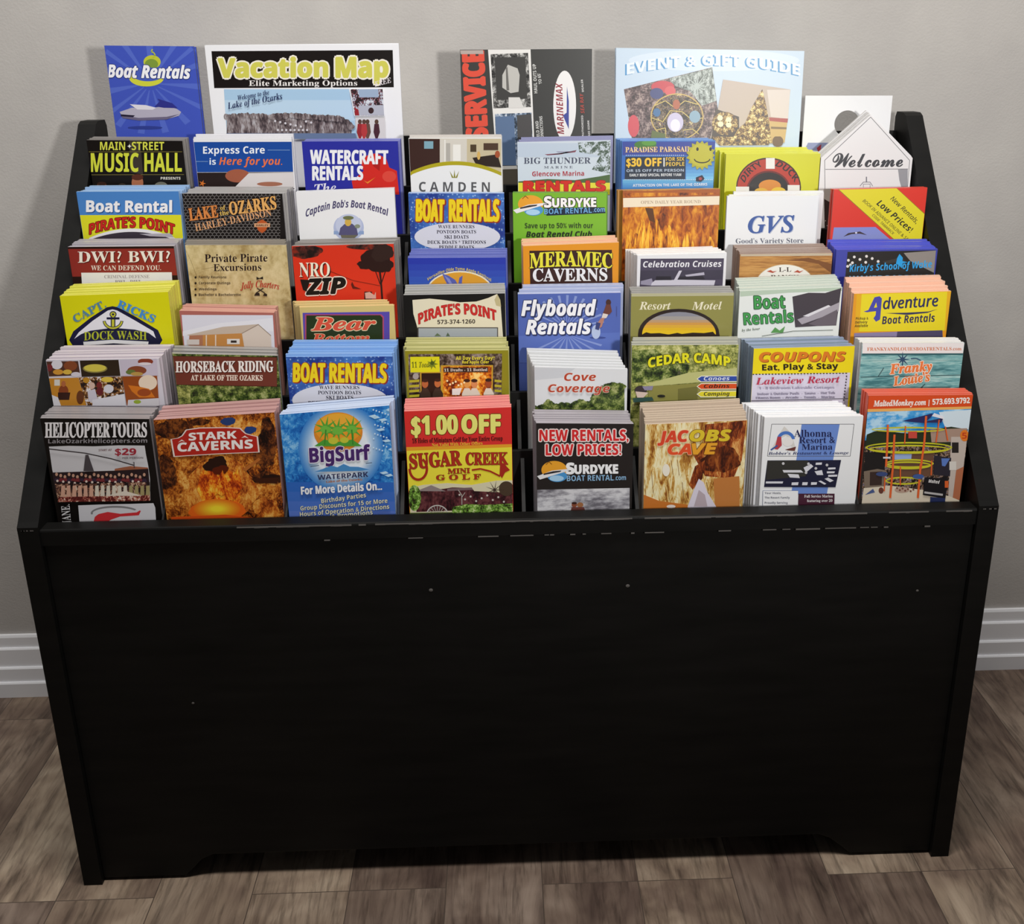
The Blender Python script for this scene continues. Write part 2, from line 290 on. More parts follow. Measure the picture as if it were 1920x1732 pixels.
# ------------------------------------------------------------------ printed leaflets
ZM = {'1': (0, 60, 3.84), '2': (360, 60, 3.84), '3': (740, 60, 3.84), '4': (1120, 60, 4.33), '5': (1440, 120, 4.0), '6': (60, 330, 4.571),
      '7': (400, 330, 4.571), '8': (740, 330, 4.571), '9': (1120, 330, 4.8), 'A': (1460, 330, 4.8), 'B': (60, 620, 4.331), 'C': (400, 620, 4.331),
      'D': (700, 620, 4.331), 'E': (940, 620, 4.331), 'F': (1160, 620, 4.331), 'G': (1460, 620, 4.33)}
LAYER = 2.2e-5
class Art:
    def __init__(s, z, Y, org):
        s.z = ZM[z]; s.Y = Y; s.o = org; s.V = []; s.F = []; s.mi = []; s.mats = []; s.k = 0; s.box = None
    def m(s, c):
        mat = P(c)
        if mat not in s.mats: s.mats.append(mat)
        return s.mats.index(mat)
    def w(s, x, y):
        p = at_y(s.z[0]+x/s.z[2], s.z[1]+y/s.z[2], s.Y); return (p.x-s.o.x, p.z-s.o.z)
    def add(s, pts, faces, c, sub=0):
        s.k += 1; i = len(s.V); d0 = -s.k*LAYER
        for ip, p in enumerate(pts):
            d = d0-1.6e-6*(ip//sub) if sub else d0
            a, b = s.w(*p)
            if s.box:
                xl, xr, zl, zr = s.box; a = min(max(a, xl), xr); b = min(b, zl+(zr-zl)*(a-xl)/(xr-xl))
            s.V.append((a, d, max(b, .0005)))
        q = s.m(c)
        for f in faces: s.F.append(tuple(i+j for j in f)); s.mi.append(q)
    def p(s, pts, c): s.add(pts, [tuple(range(len(pts)))], c)
    def r(s, x0, y0, x1, y1, c): s.p([(x0, y0), (x1, y0), (x1, y1), (x0, y1)], c)
    def g(s, x0, y0, x1, y1, c0, c1, n=7):
        a = [int(c0[i:i+2], 16) for i in (0, 2, 4)]; b = [int(c1[i:i+2], 16) for i in (0, 2, 4)]
        for i in range(n):
            t = i/(n-1); h = ''.join('%02x' % int(u+(v-u)*t) for u, v in zip(a, b))
            s.r(x0, y0+(y1-y0)*i/n, x1, y1, h)
    def e(s, cx, cy, rx, ry, c, n=36, ymin=None):
        pts = [(cx+rx*math.cos(2*math.pi*i/n), cy+ry*math.sin(2*math.pi*i/n)) for i in range(n)]
        if ymin is not None:
            t0 = math.asin(max(-1, min(1, (ymin-cy)/ry))); pts = [(cx+rx*math.cos(t0+(math.pi-2*t0)*i/n), cy+ry*math.sin(t0+(math.pi-2*t0)*i/n)) for i in range(n+1)]
        s.p(pts, c)
    def ring(s, cx, cy, rx, ry, w, c, a0=0, a1=360, n=40):
        pts = []; Fc = []
        for i in range(n+1):
            t = math.radians(a0+(a1-a0)*i/n); u, v = math.cos(t), math.sin(t)
            pts += [(cx+(rx-w/2)*u, cy+(ry-w/2)*v), (cx+(rx+w/2)*u, cy+(ry+w/2)*v)]
            if i: Fc.append((2*i-2, 2*i-1, 2*i+1, 2*i))
        s.add(pts, Fc, c)
    def l(s, pts, w, c):
        V = []; Fc = []
        for (x0, y0), (x1, y1) in zip(pts, pts[1:]):
            L = math.hypot(x1-x0, y1-y0) or 1; nx, ny = -(y1-y0)/L*w/2, (x1-x0)/L*w/2; i = len(V)
            V += [(x0+nx, y0+ny), (x1+nx, y1+ny), (x1-nx, y1-ny), (x0-nx, y0-ny)]; Fc.append((i, i+1, i+2, i+3))
        s.add(V, Fc, c)
    def af(s, x0, x1, ye, ym, yb, c, n=24):      # everything under a shallow arch
        pts = [(x0+(x1-x0)*i/n, ye-(ye-ym)*(1-(2*i/n-1)**2)) for i in range(n+1)]; s.p(pts+[(x1, yb), (x0, yb)], c)
    def b(s, cx, cy, r0, r1, n, c, sy=1., duty=.45, a0=0, a1=360):
        V = []; Fc = []
        for i in range(n):
            t = math.radians(a0+(a1-a0)*i/n); d = math.radians((a1-a0)/n*duty); j = len(V)
            V += [(cx+r0*math.cos(t), cy+sy*r0*math.sin(t)), (cx+r1*math.cos(t), cy+sy*r1*math.sin(t)), (cx+r1*math.cos(t+d), cy+sy*r1*math.sin(t+d)), (cx+r0*math.cos(t+d), cy+sy*r0*math.sin(t+d))]
            Fc.append((j, j+1, j+2, j+3))
        s.add(V, Fc, c)
    def star(s, cx, cy, r0, r1, n, c):
        s.p([(cx+(r1 if i % 2 else r0)*math.cos(math.pi*i/n), cy+(r1 if i % 2 else r0)*math.sin(math.pi*i/n)) for i in range(2*n)], c)
    def dots(s, pts, r, c, n=8):
        V = []; Fc = []
        for x, y in pts:
            j = len(V); V += [(x+r*math.cos(2*math.pi*i/n), y+r*math.sin(2*math.pi*i/n)) for i in range(n)]; Fc.append(tuple(range(j, j+n)))
        s.add(V, Fc, c)
    def hexes(s, x0, y0, x1, y1, R, w, c):
        V = []; Fc = []; row = 0; y = y0
        while y < y1:
            x = x0+(R*.87 if row % 2 else 0)
            while x < x1:
                for a in (30, 90, 150):
                    t0, t1 = math.radians(a), math.radians(a+60); p = (x+R*math.cos(t0), y+R*.8*math.sin(t0)); q = (x+R*math.cos(t1), y+R*.8*math.sin(t1))
                    if max(p[0], q[0]) < x1 and min(p[0], q[0]) > x0 and max(p[1], q[1]) < y1:
                        L = math.hypot(q[0]-p[0], q[1]-p[1]); nx, ny = -(q[1]-p[1])/L*w/2, (q[0]-p[0])/L*w/2; i = len(V)
                        V += [(p[0]+nx, p[1]+ny), (q[0]+nx, q[1]+ny), (q[0]-nx, q[1]-ny), (p[0]-nx, p[1]-ny)]; Fc.append((i, i+1, i+2, i+3))
                x += R*1.74
            y += R*1.2; row += 1
        s.add(V, Fc, c)
    def blob(s, cx, cy, rx, ry, c, seed=0, rough=.22, n=40):       # ragged patch, as in a printed photo
        R = random.Random(seed*977+int(cx)); hs = [(k, rough*R.uniform(.3, 1)/k**.7, R.uniform(0, 6.3)) for k in (2, 3, 5, 7, 11)]
        f = lambda t: 1+sum(w*math.sin(k*t+p) for k, w, p in hs)*.6
        s.p([(cx+rx*f(2*math.pi*i/n)*math.cos(2*math.pi*i/n), cy+ry*f(2*math.pi*i/n)*math.sin(2*math.pi*i/n)) for i in range(n)], c)
    def glow(s, cx, cy, rx, ry, k0, k1, c0, c1, n=14):     # soft printed halo
        A = [int(c0[i:i+2], 16) for i in (0, 2, 4)]; B = [int(c1[i:i+2], 16) for i in (0, 2, 4)]
        for i in range(n):
            t = i/(n-1); k = k0+(k1-k0)*t; s.e(cx, cy, rx*k, ry*k, ''.join('%02x' % int(u+(v-u)*t) for u, v in zip(A, B)))
    def trees(s, pts, yb, c, R=30, seed=1):         # a wood's ragged top over a solid mass
        g = random.Random(seed); s.p(pts+[(pts[-1][0], yb), (pts[0][0], yb)], c)
        for (x0, y0), (x1, y1) in zip(pts, pts[1:]):
            n = max(1, int(math.hypot(x1-x0, y1-y0)/(R*.75)))
            for q in range(n):
                t = (q+g.random())/n; r = R*g.uniform(.6, 1.15); s.blob(x0+(x1-x0)*t, y0+(y1-y0)*t+r*.4, r, r*.9, c, g.randrange(999), .3, 18)
    def t(s, txt, x0, y0, x1, y1, h, c, st='b', arc=0, o=None, ow=.035, sh=0, sc=None, sd=(4, 4), bold=0.):
        base, fc = text_geo(txt, st, 0)
        xs = [v[0] for v in base]; a, bx = min(xs), max(xs); top = max(v[1] for v in base)
        L = math.hypot(x1-x0, y1-y0); dx, dy = (x1-x0)/L, (y1-y0)/L; nx, ny = dy, -dx
        def put(col, r=0., ox=0, oy=0, n=8):
            offs = [(0, 0)] if r < .004 else [(r*math.cos(2*math.pi*i/n), r*math.sin(2*math.pi*i/n)) for i in range(n)]+([(0, 0)] if r > .03 else [])
            V = []; Fc = []; m = len(base)
            for j, (bx_, by_) in enumerate(offs):
                for x, y in base:
                    u = (x-a)/(bx-a); v = (y+by_)/top*h; k = arc*(1-(2*u-1)**2)+v; q = u*L+bx_/top*h+sh*v
                    V.append((x0+dx*q+nx*k+ox, y0+dy*q+ny*k+oy))
                Fc += [tuple(i+j*m for i in f) for f in fc]
            s.add(V, Fc, col, m)
        r = bold*.75
        if sc: put(sc, r+(ow if o else 0), *sd)
        if o: put(o, r+ow)
        put(c, r, n=6)

NLEAF = 0; EXT = {}
def leaflet(row, z, TL, TR, bTL, n, bgc, edge, kind, label, blabel, group, art, cat='brochure', shape=None, hole=None, depth=None, backbg=None, tilt=0.):
    """one stack: the front leaflet, then copies of it standing behind"""
    global NLEAF
    Y = RY(row); zo = ZM[z]; px = lambda q: (zo[0]+q[0]/zo[2], zo[1]+q[1]/zo[2])
    A = at_y(*px(TL), Y); B = at_y(*px(TR), Y); fz = FLOOR(row)+.0006
    XM = HW-.019-.0013
    org = Vector(((A.x+B.x)/2, Y, fz)); sp = .0050; dp = min(.0325, depth or (n-1)*.0062)
    if n > 1: sp = dp/(n-1)
    th = min(.0046, sp*.9) if n > 1 else .0016
    if row == 7: th = min(th, .003)
    if kind == 'magazine': th = .003
    org = Vector((org.x, Y, fz)); a = Art(z, Y, org.copy()); o0 = org.x
    sx = max(0, -XM-A.x)-max(0, B.x-XM); org.x += sx*.6      # keep the sheet between the rack's side panels
    if shape: org.x += sx*.4
    trim = 0 if shape else abs(sx)*.4
    if shape: out = [a.w(*q) for q in shape]
    else: out = [(A.x-o0+(trim if sx > 0 else 0), A.z-org.z), (B.x-o0-(trim if sx < 0 else 0), B.z-org.z)]
    out = out + [(out[-1][0], 0.), (out[0][0], 0.)]       # sheets stand on the pocket floor
    m = len(out)
    if hole:
        hx, hz = a.w(hole[0], hole[1]); hr = abs(a.w(hole[0]+hole[2], hole[1])[0]-hx); N = 48
        def edge_pt(t):
            c, s_ = math.cos(t), math.sin(t); best = 9
            for i in range(m):
                (x0, z0), (x1, z1) = out[i], out[(i+1) % m]; ex, ez = x1-x0, z1-z0; den = c*ez-s_*ex
                if abs(den) > 1e-9:
                    q = ((x0-hx)*ez-(z0-hz)*ex)/den; u = ((x0-hx)*s_-(z0-hz)*c)/den
                    if q > 0 and -1e-6 <= u <= 1+1e-6: best = min(best, q)
            return (hx+c*best, hz+s_*best)
        ang = sorted([2*math.pi*i/N for i in range(N)]+[math.atan2(q[1]-hz, q[0]-hx) % (2*math.pi) for q in out]); N = len(ang)
        oe = [edge_pt(t) for t in ang]; ie = [(hx+hr*math.cos(t), hz+hr*math.sin(t)) for t in ang]
        e0 = a.m(edge); b0 = a.m(bgc)
        a.V = [(x, y, zz) for y in (0, th) for L_ in (oe, ie) for x, zz in L_]
        for i in range(N):
            j = (i+1) % N
            a.F += [(i, j, N+j, N+i), (2*N+i, 3*N+i, 3*N+j, 2*N+j), (i, 2*N+i, 2*N+j, j), (N+i, N+j, 3*N+j, 3*N+i)]; a.mi += [b0, b0, e0, e0]
    else:
        e0 = a.m(edge); b0 = a.m(bgc)
        a.V = [(x, 0, zz) for x, zz in out]+[(x, th, zz) for x, zz in out]
        a.F = [tuple(range(m))[::-1], tuple(range(m, 2*m))] + [(i, (i+1) % m, m+(i+1) % m, m+i) for i in range(m)]
        a.mi = [b0, b0] + [e0]*m
    if not shape: a.box = (out[0][0]+.0002, out[1][0]-.0002, out[0][1]-.0001, out[1][1]-.0001)
    else: a.box = (min(v[0] for v in out)+.0002, max(v[0] for v in out)-.0002, 9, 9)
    art(a)
    o = mesh_obj(kind, a.V, a.F, a.mats, a.mi); o.location = org; o.rotation_euler = (-tilt, 0, 0)
    tag(o, label, cat, group if n > 1 else None); NLEAF += 1
    EXT.setdefault(row, []).append([org.x+min(v[0] for v in out), org.x+max(v[0] for v in out)])
    C0 = at_y(*px(bTL), Y+dp); H = A.z-fz
    bm_ = None
    if not backbg and row < 7 and not shape: backbg = edge
    if backbg:
        bm_ = bpy.data.meshes.new(kind); bm_.from_pydata(a.V[:2*m], [], a.F[:m+2]); bm_.materials.append(P(edge)); bm_.materials.append(P(backbg)); bm_.polygons.foreach_set('material_index', [1, 1]+[0]*m); bm_.update()
    for j in range(1, n):
        t = j/(n-1); c = o.copy(); COL.objects.link(c); NLEAF += 1
        if bm_: c.data = bm_
        jx = random.uniform(-.0011, .0011) if j < n-1 else 0
        jz = random.uniform(-.0009, .0009) if j < n-1 else 0
        xl_ = min(v[0] for v in out)-.0004; xr_ = max(v[0] for v in out)+.0004; c.location = (max(-XM-xl_, min(XM-xr_, org.x+(C0.x-A.x)*t+jx)), Y+sp*j, fz)
        c.scale = (1, 1, max(.9, (H+(C0.z-A.z)*t+jz)/H)); c.rotation_euler = (0, random.uniform(-.003, .003), 0)
        c.rotation_euler[0] = -tilt; c['label'] = blabel; EXT[row][-1][0] = min(EXT[row][-1][0], c.location.x+min(v[0] for v in out)-.0003); EXT[row][-1][1] = max(EXT[row][-1][1], c.location.x+max(v[0] for v in out)+.0003)
    return o
S = leaflet
# ---- back tier
def art(a):
    a.b(1085, 370, 60, 430, 15, '566cc9', .85, .28)
    a.e(1095, 215, 62, 48, 'c3ca3c'); a.e(1090, 232, 48, 38, '7f9a3c')
    a.e(1055, 330, 125, 62, 'd3d643'); a.e(1065, 305, 112, 50, '4b60be'); a.l([(1100, 185), (1118, 168), (1108, 150), (1090, 140), (1098, 124)], 9, 'b9c53c')
    a.t('Boat Rentals', 772, 325, 1368, 335, 95, 'f6f6fb', 'o', o='1d2a70', bold=.03)
    a.e(1045, 688, 125, 12, '313f92')
    a.p([(862, 575), (950, 545), (1100, 548), (1190, 530), (1270, 552), (1305, 575), (1290, 602), (1200, 628), (1000, 635), (885, 618)], 'b7b2c4')
    a.p([(870, 600), (1000, 618), (1200, 610), (1295, 590), (1200, 630), (1000, 637), (885, 620)], '6d6682')
    a.p([(935, 520), (1050, 526), (1125, 545), (1100, 560), (990, 558)], 'e2dfe8'); a.p([(1115, 535), (1150, 500), (1135, 480), (1240, 512), (1280, 548), (1180, 545)], '30338a')
    a.p([(870, 592), (972, 600), (960, 612), (872, 606)], '241e36')
S(7, '1', (750, 97), (1393, 103), (768, 101), 2, '4357bd', '3d4b8e', 'rack_card', 'blue card with a white watercraft and yellow swirl, left end of top tier', 'copy of the blue watercraft card standing directly behind the front one', 'blue watercraft cards', art, 'leaflet')
def art(a):
    a.p([(140, 138), (1445, 130), (1453, 398), (160, 404)], '17110f')
    for w, x0, x1 in (('Vacation', 190, 975), ('Map', 1040, 1410)): a.t(w, x0, 325, x1, 322, 140, 'd3cf5a', 'b', o='f4eede', ow=.06, bold=.05)
    a.t('Elite Marketing Options', 410, 388, 1190, 386, 40, 'f0ece8', 's'); a.t('FREE', 1318, 394, 1438, 362, 36, 'e8e0e4', 'i')
    a.p([(230, 412), (1130, 410), (1195, 775), (252, 760)], 'aacbe6'); a.p([(236, 490), (1145, 490), (1180, 640), (246, 640)], 'bdd7ec')
    a.trees([(250, 602), (400, 592), (560, 602), (700, 590), (900, 604), (1060, 612), (1125, 640), (1150, 680)], 735, 'treeline', 24)
    a.dots([(600+37*i, 640+(i*53) % 45) for i in range(8)]+[(620+30*i, 705) for i in range(8)], 9, 'd8d4da', 5)
    a.p([(250, 728), (1178, 728), (1192, 775), (254, 762)], '66789a')
    a.t('Welcome to the', 335, 490, 560, 448, 34, '28325c', 'i'); a.t('Lake of the Ozarks', 262, 555, 655, 482, 48, '222c58', 'i')
    a.p([(1135, 410), (1375, 408), (1388, 602), (1168, 602)], 'f2f2f6'); a.p([(1142, 412), (1373, 410), (1384, 600), (1174, 600)], 'collage')
    a.p([(1200, 412), (1340, 410), (1345, 470), (1205, 470)], '9fb2cc'); a.p([(1200, 530), (1380, 525), (1384, 598), (1190, 598)], 'b7b9c6'); a.e(1290, 565, 20, 22, '3a2428'); a.p([(1172, 540), (1200, 560), (1205, 600), (1175, 600)], '9a2830')
    a.p([(1176, 618), (1392, 616), (1396, 775), (1196, 775)], 'd9d5d6')
    for x, c in ((1210, '9a2a30'), (1265, '6a4a40'), (1330, '4a2430'), (1240, 'b83a3c')): a.p([(x-16, 660), (x+16, 660), (x+24, 720), (x+8, 765), (x-8, 765), (x-22, 720)], c); a.e(x, 645, 14, 17, '5a4036')
S(7, '2', (90, 97), (1488, 86), (104, 96), 3, 'f1f1f4', 'e2e2e6', 'magazine', 'large white map magazine with a black title banner, in the top tier', 'copy of the white map magazine standing behind the front one', 'white map magazines', art, 'magazine')
def art(a):
    a.t('SERVICE', 668, 765, 636, 138, 148, 'e2523e', 'b', bold=.06)
    a.p([(636, 130), (470, 132), (476, 160), (640, 158)], 'b9a9a2')
    a.p([(672, 125), (978, 121), (1012, 960), (735, 960)], 'eceae6'); a.p([(690, 160), (960, 150), (982, 540), (712, 550)], 'monochrome')
    a.p([(720, 185), (940, 178), (955, 480), (735, 490)], '3c3b39'); a.p([(815, 235), (885, 262), (900, 310), (892, 430), (835, 440), (775, 400), (775, 310)], 'c3c1bb'); a.p([(800, 260), (812, 250), (825, 420), (805, 420)], '6e6c68'); a.p([(820, 470), (900, 470), (930, 545), (820, 548)], 'dedcd8')
    a.p([(722, 590), (985, 580), (1002, 960), (735, 960)], 'dockphoto'); a.p([(725, 610), (860, 605), (875, 960), (735, 960)], '5d7598'); a.p([(880, 600), (984, 590), (990, 770), (885, 775)], '4c4a4a'); a.p([(735, 965), (880, 962), (884, 985), (737, 990)], 'd8d6d0'); a.p([(737, 990), (884, 985), (895, 1110), (745, 1110)], '5a5348')
    a.t('HAUL OUTS UP', 1028, 440, 1016, 230, 24, 'dcdcd8', 'b'); a.t("TO 65'", 1060, 372, 1048, 296, 22, 'dcdcd8', 'b'); a.t('FIELD AND', 1046, 775, 1034, 640, 22, 'dcdcd8', 'b'); a.t('CONNECTIONS', 1074, 775, 1062, 605, 22, 'dcdcd8', 'b')
    a.e(1224, 530, 82, 252, 'f2f0ee'); a.t('MARINEMAX', 1220, 735, 1206, 365, 48, '96303c', 'o')
    a.p([(1240, 390), (1254, 500), (1254, 700), (1228, 640), (1212, 600), (1238, 580)], '3c4a9a')
    a.t('AUTHORIZED', 1362, 752, 1356, 600, 14, 'e0dedb'); a.t('SEA RAY', 1366, 585, 1356, 440, 26, 'b5463a', 'o'); a.t('DEALER', 1362, 430, 1354, 340, 14, 'e0dedb'); a.t('LAKE OZARK', 1408, 760, 1400, 635, 14, 'e0dedb')
S(7, '3', (470, 128), (1420, 121), (476, 130), 2, '3a3a38', '55534f', 'magazine', 'dark grey magazine turned sideways with orange lettering and a white oval, in the top tier', 'copy of the dark grey magazine standing behind the front one', 'dark grey magazines', art, 'magazine')
def art(a):
    a.e(960, 230, 700, 90, 'd3e1ee'); a.t('EVENT & GIFT GUIDE', 248, 345, 1662, 352, 88, 'e4edf6', 'b', arc=78, sc='4a94c8', sd=(-14, 6), bold=.02)
    a.p([(222, 466), (945, 286), (990, 640), (925, 870), (285, 862)], 'baubles'); a.p([(590, 378), (945, 290), (978, 560), (860, 600), (760, 480), (640, 440)], 'pine'); a.star(820, 440, 120, 20, 13, 'bcc6bf')
    a.e(540, 445, 95, 48, 'c9404a'); a.e(600, 480, 45, 40, 'd85a5c'); a.e(490, 500, 55, 45, '3c4478'); a.e(300, 765, 46, 90, 'd5505a')
    a.e(655, 690, 214, 188, 'puzzle'); a.ring(655, 690, 212, 186, 9, 'd0b060')
    for q in ([(470, 600), (560, 560), (640, 620), (720, 560), (830, 590)], [(450, 700), (540, 730), (600, 640), (700, 650), (780, 720), (860, 700)], [(480, 800), (560, 780), (560, 850)], [(700, 800), (780, 790), (830, 830)]): a.l(q, 7, 'd4bc68')
    a.e(490, 655, 30, 35, '3f6f9c'); a.e(800, 690, 45, 50, '8aaabb'); a.e(650, 590, 30, 40, 'b5603c'); a.e(640, 735, 66, 78, 'cfc6de'); a.e(640, 760, 40, 50, 'efeaf4'); a.p([(450, 800), (560, 830), (560, 862), (440, 862)], '5c6a2c')
    a.p([(1032, 386), (1582, 468), (1520, 905), (1000, 925), (925, 860), (985, 640)], 'c0b0a2'); a.p([(1390, 470), (1580, 470), (1560, 710), (1420, 690)], 'd9cdc4')
    a.p([(970, 625), (1160, 690), (1160, 890), (930, 880)], '3b2c18'); a.e(1045, 745, 105, 95, 'goldtree'); a.dots([(1005, 700), (1075, 715), (1010, 750), (1075, 755)], 24, 'f0e8c0')
    a.p([(1405, 700), (1558, 708), (1530, 900), (1400, 905)], 'cbaa68'); a.p([(1405, 695), (1560, 705), (1555, 738), (1408, 724)], 'a8463c'); a.p([(1420, 770), (1548, 776), (1546, 792), (1420, 788)], '7a6238'); a.e(1475, 890, 45, 45, '6a4e24', ymin=850)
    a.p([(1352, 465), (1375, 560), (1400, 700), (1425, 905), (1085, 905), (1150, 790), (1210, 740), (1260, 620)], 'goldtree')
    a.p([(940, 850), (1420, 860), (1400, 920), (1000, 925)], 'goldtree')
S(7, '4', (160, 127), (1700, 153), (148, 131), 2, 'c6d8e8', 'c3cbd2', 'magazine', 'pale blue gift guide magazine with two holiday photos, in the top tier', 'copy of the pale blue gift guide standing behind the front one', 'pale blue gift guides', art, 'magazine', tilt=.036)
def art(a):
    a.p([(300, 590), (460, 590), (400, 655), (275, 640)], '8f98bc'); a.p([(365, 630), (400, 600), (395, 655), (375, 655)], 'a03038')
S(7, '5', (282, 237), (935, 237), (282, 237), 1, 'eeeef0', 'dcdcde', 'door_hanger', 'white card with a round hole near its top, behind the house-shaped card', '', '', art, 'leaflet', hole=(590, 445, 92))
# ---- second tier from the back
def art(a):
    a.p([(930, 785), (1010, 785), (1030, 1025), (940, 1010)], '3f372f'); a.t('MAIN  STREET', 720, 850, 1182, 850, 60, 'd9da4e', 'b'); a.star(932, 822, 16, 6, 4, 'f4f2e0')
    a.t('MUSIC HALL', 655, 1006, 1308, 1004, 135, 'd6d940', 'b', bold=.01); a.l([(640, 862), (1312, 862)], 3, '8a7d3e'); a.l([(655, 1028), (1325, 1026)], 3, '8a7d3e')
    a.t('PRESENTS', 1157, 1062, 1300, 1062, 19, 'e8e4d8', 'b'); a.e(990, 1085, 42, 55, 'b27050'); a.e(990, 1045, 42, 22, '5a2c1c'); a.e(733, 1110, 34, 28, 'a8684a'); a.e(733, 1092, 34, 14, '3a2218'); a.e(1160, 1110, 48, 32, '77766a'); a.e(880, 1110, 30, 22, '3a3026')
S(6, '1', (621, 777), (1312, 783), (672, 754), 4, '16110e', '8f8a86', 'leaflet', 'black leaflet with big yellow hall lettering at the left end of its tier', 'copy of the black and yellow hall leaflet standing behind the front one', 'black music hall leaflets', art)
def art(a):
    a.p([(8, 792), (722, 790), (728, 1006), (22, 1010)], '1c4b9e'); a.t('Express Care', 80, 876, 524, 874, 52, 'f4f6fa', 'b'); a.t('is', 126, 955, 172, 955, 48, 'e6ecf6', 'b'); a.t('Here for you.', 195, 956, 650, 956, 58, 'ea7442', 'o')
    a.l([(545, 850), (705, 850)], 3, '8fb0dc'); a.l([(22, 932), (115, 932)], 3, '8fb0dc')
    a.p([(22, 1012), (728, 1008), (738, 1130), (26, 1130)], '271b1a'); a.e(330, 1035, 90, 48, 'a35c44'); a.p([(410, 1015), (730, 1010), (738, 1125), (300, 1125)], 'dcd6d6'); a.e(560, 1094, 92, 16, 'a86e58'); a.star(75, 1090, 26, 9, 5, 'd8742c')
S(6, '2', (8, 768), (717, 767), (30, 735), 3, 'ecebee', 'dddce0', 'leaflet', 'leaflet with a blue band of white and orange lettering above a photo', 'copy of the blue banded care leaflet standing behind the front one', 'blue banded care leaflets', art)
def art(a):
    a.p([(1205, 905), (1330, 870), (1400, 915), (1420, 975), (1475, 1000), (1492, 1170), (1170, 1170), (1150, 1075), (1235, 1000)], 'd6281f'); a.e(1420, 1040, 50, 40, 'e0483a'); a.p([(1300, 960), (1360, 900), (1350, 1000)], 'b01c18')
    a.t('WATERCRAFT', 852, 947, 1410, 950, 98, 'f4f4f8', 'b', bold=.03); a.t('RENTALS', 868, 1066, 1230, 1064, 100, 'f4f4f8', 'b', bold=.03); a.t('The', 885, 1165, 1040, 1150, 70, 'e8e8f4', 'i')
    a.p([(1235, 1068), (1262, 1080), (1322, 1045), (1265, 1092)], 'ee8a2c')
S(6, '2', (790, 788), (1482, 785), (826, 771), 4, '2b2f9e', '7b7fc0', 'leaflet', 'royal blue rentals leaflet with a red splash behind white lettering', 'copy of the royal blue rentals leaflet standing behind the front one', 'royal blue rentals leaflets', art)
def art(a):
    a.r(102, 768, 768, 1030, 'cbbd9c'); a.p([(102, 768), (325, 770), (325, 965), (102, 1010)], '3b221c'); a.r(212, 786, 278, 840, '80a9b8'); a.p([(325, 770), (520, 770), (520, 965), (325, 965)], 'd9d3c8'); a.r(370, 800, 400, 930, 'b5b0a8'); a.r(420, 810, 475, 930, 'f2efe8'); a.l([(362, 775), (362, 950)], 8, 'f0ede6'); a.r(545, 810, 588, 862, '4a3a24')
    a.r(640, 800, 745, 850, '4c3524'); a.p([(560, 905), (740, 880), (768, 975), (590, 960)], '2b1c13'); a.e(740, 880, 18, 26, 'a8502c'); a.e(605, 890, 12, 30, 'd8b060')
    a.af(102, 768, 1010, 930, 1170, 'b3a61a'); a.af(102, 768, 1035, 958, 1170, 'efefef')
    for d in (-1, 0, 1): a.p([(430+d*12-6, 1050), (430+d*34, 1000-(10 if d == 0 else 0)), (430+d*12+8, 1050)], '8f8a2c')
    a.t('C A M D E N', 175, 1148, 685, 1150, 70, '58585a')
S(6, '3', (100, 764), (768, 760), (106, 742), 3, 'efefef', 'cfcac4', 'leaflet', 'white leaflet with a lobby photo over a green arc and a small crown', 'copy of the white lobby photo leaflet standing behind the front one', 'white lobby photo leaflets', art)
def art(a):
    a.r(885, 800, 1555, 900, 'c3d0e2'); a.p([(1320, 795), (1553, 785), (1555, 1020), (1420, 990), (1480, 890), (1330, 865)], 'leaves_sky'); a.p([(1080, 880), (1300, 865), (1310, 850), (1200, 880), (1100, 888)], '8a4a5a'); a.p([(1160, 860), (1290, 858), (1180, 868)], '9a96b0')
    a.t('BIG THUNDER', 930, 948, 1412, 946, 44, '4d5268', 's'); a.t('M A R I N E', 1075, 982, 1282, 980, 17, '6a6e80', 's'); a.t('Glencove Marina', 990, 1038, 1364, 1034, 36, 'b32c3c', 'b')
    a.p([(890, 1075), (1100, 1058), (1300, 1066), (1470, 1040), (1555, 1025), (1555, 1095), (890, 1098)], '4c683a'); a.r(890, 1085, 1553, 1170, 'e9de3c'); a.t('RENTALS', 930, 1146, 1515, 1142, 70, 'd8281c', 'b', o='8a1a10', bold=.06)
S(6, '3', (883, 792), (1555, 778), (908, 760), 4, 'd2dce8', '8f90b4', 'leaflet', 'pale sky leaflet with tree branches and red lettering on a yellow strip', 'copy of the pale sky marina leaflet standing behind the front one', 'pale sky marina leaflets', art)
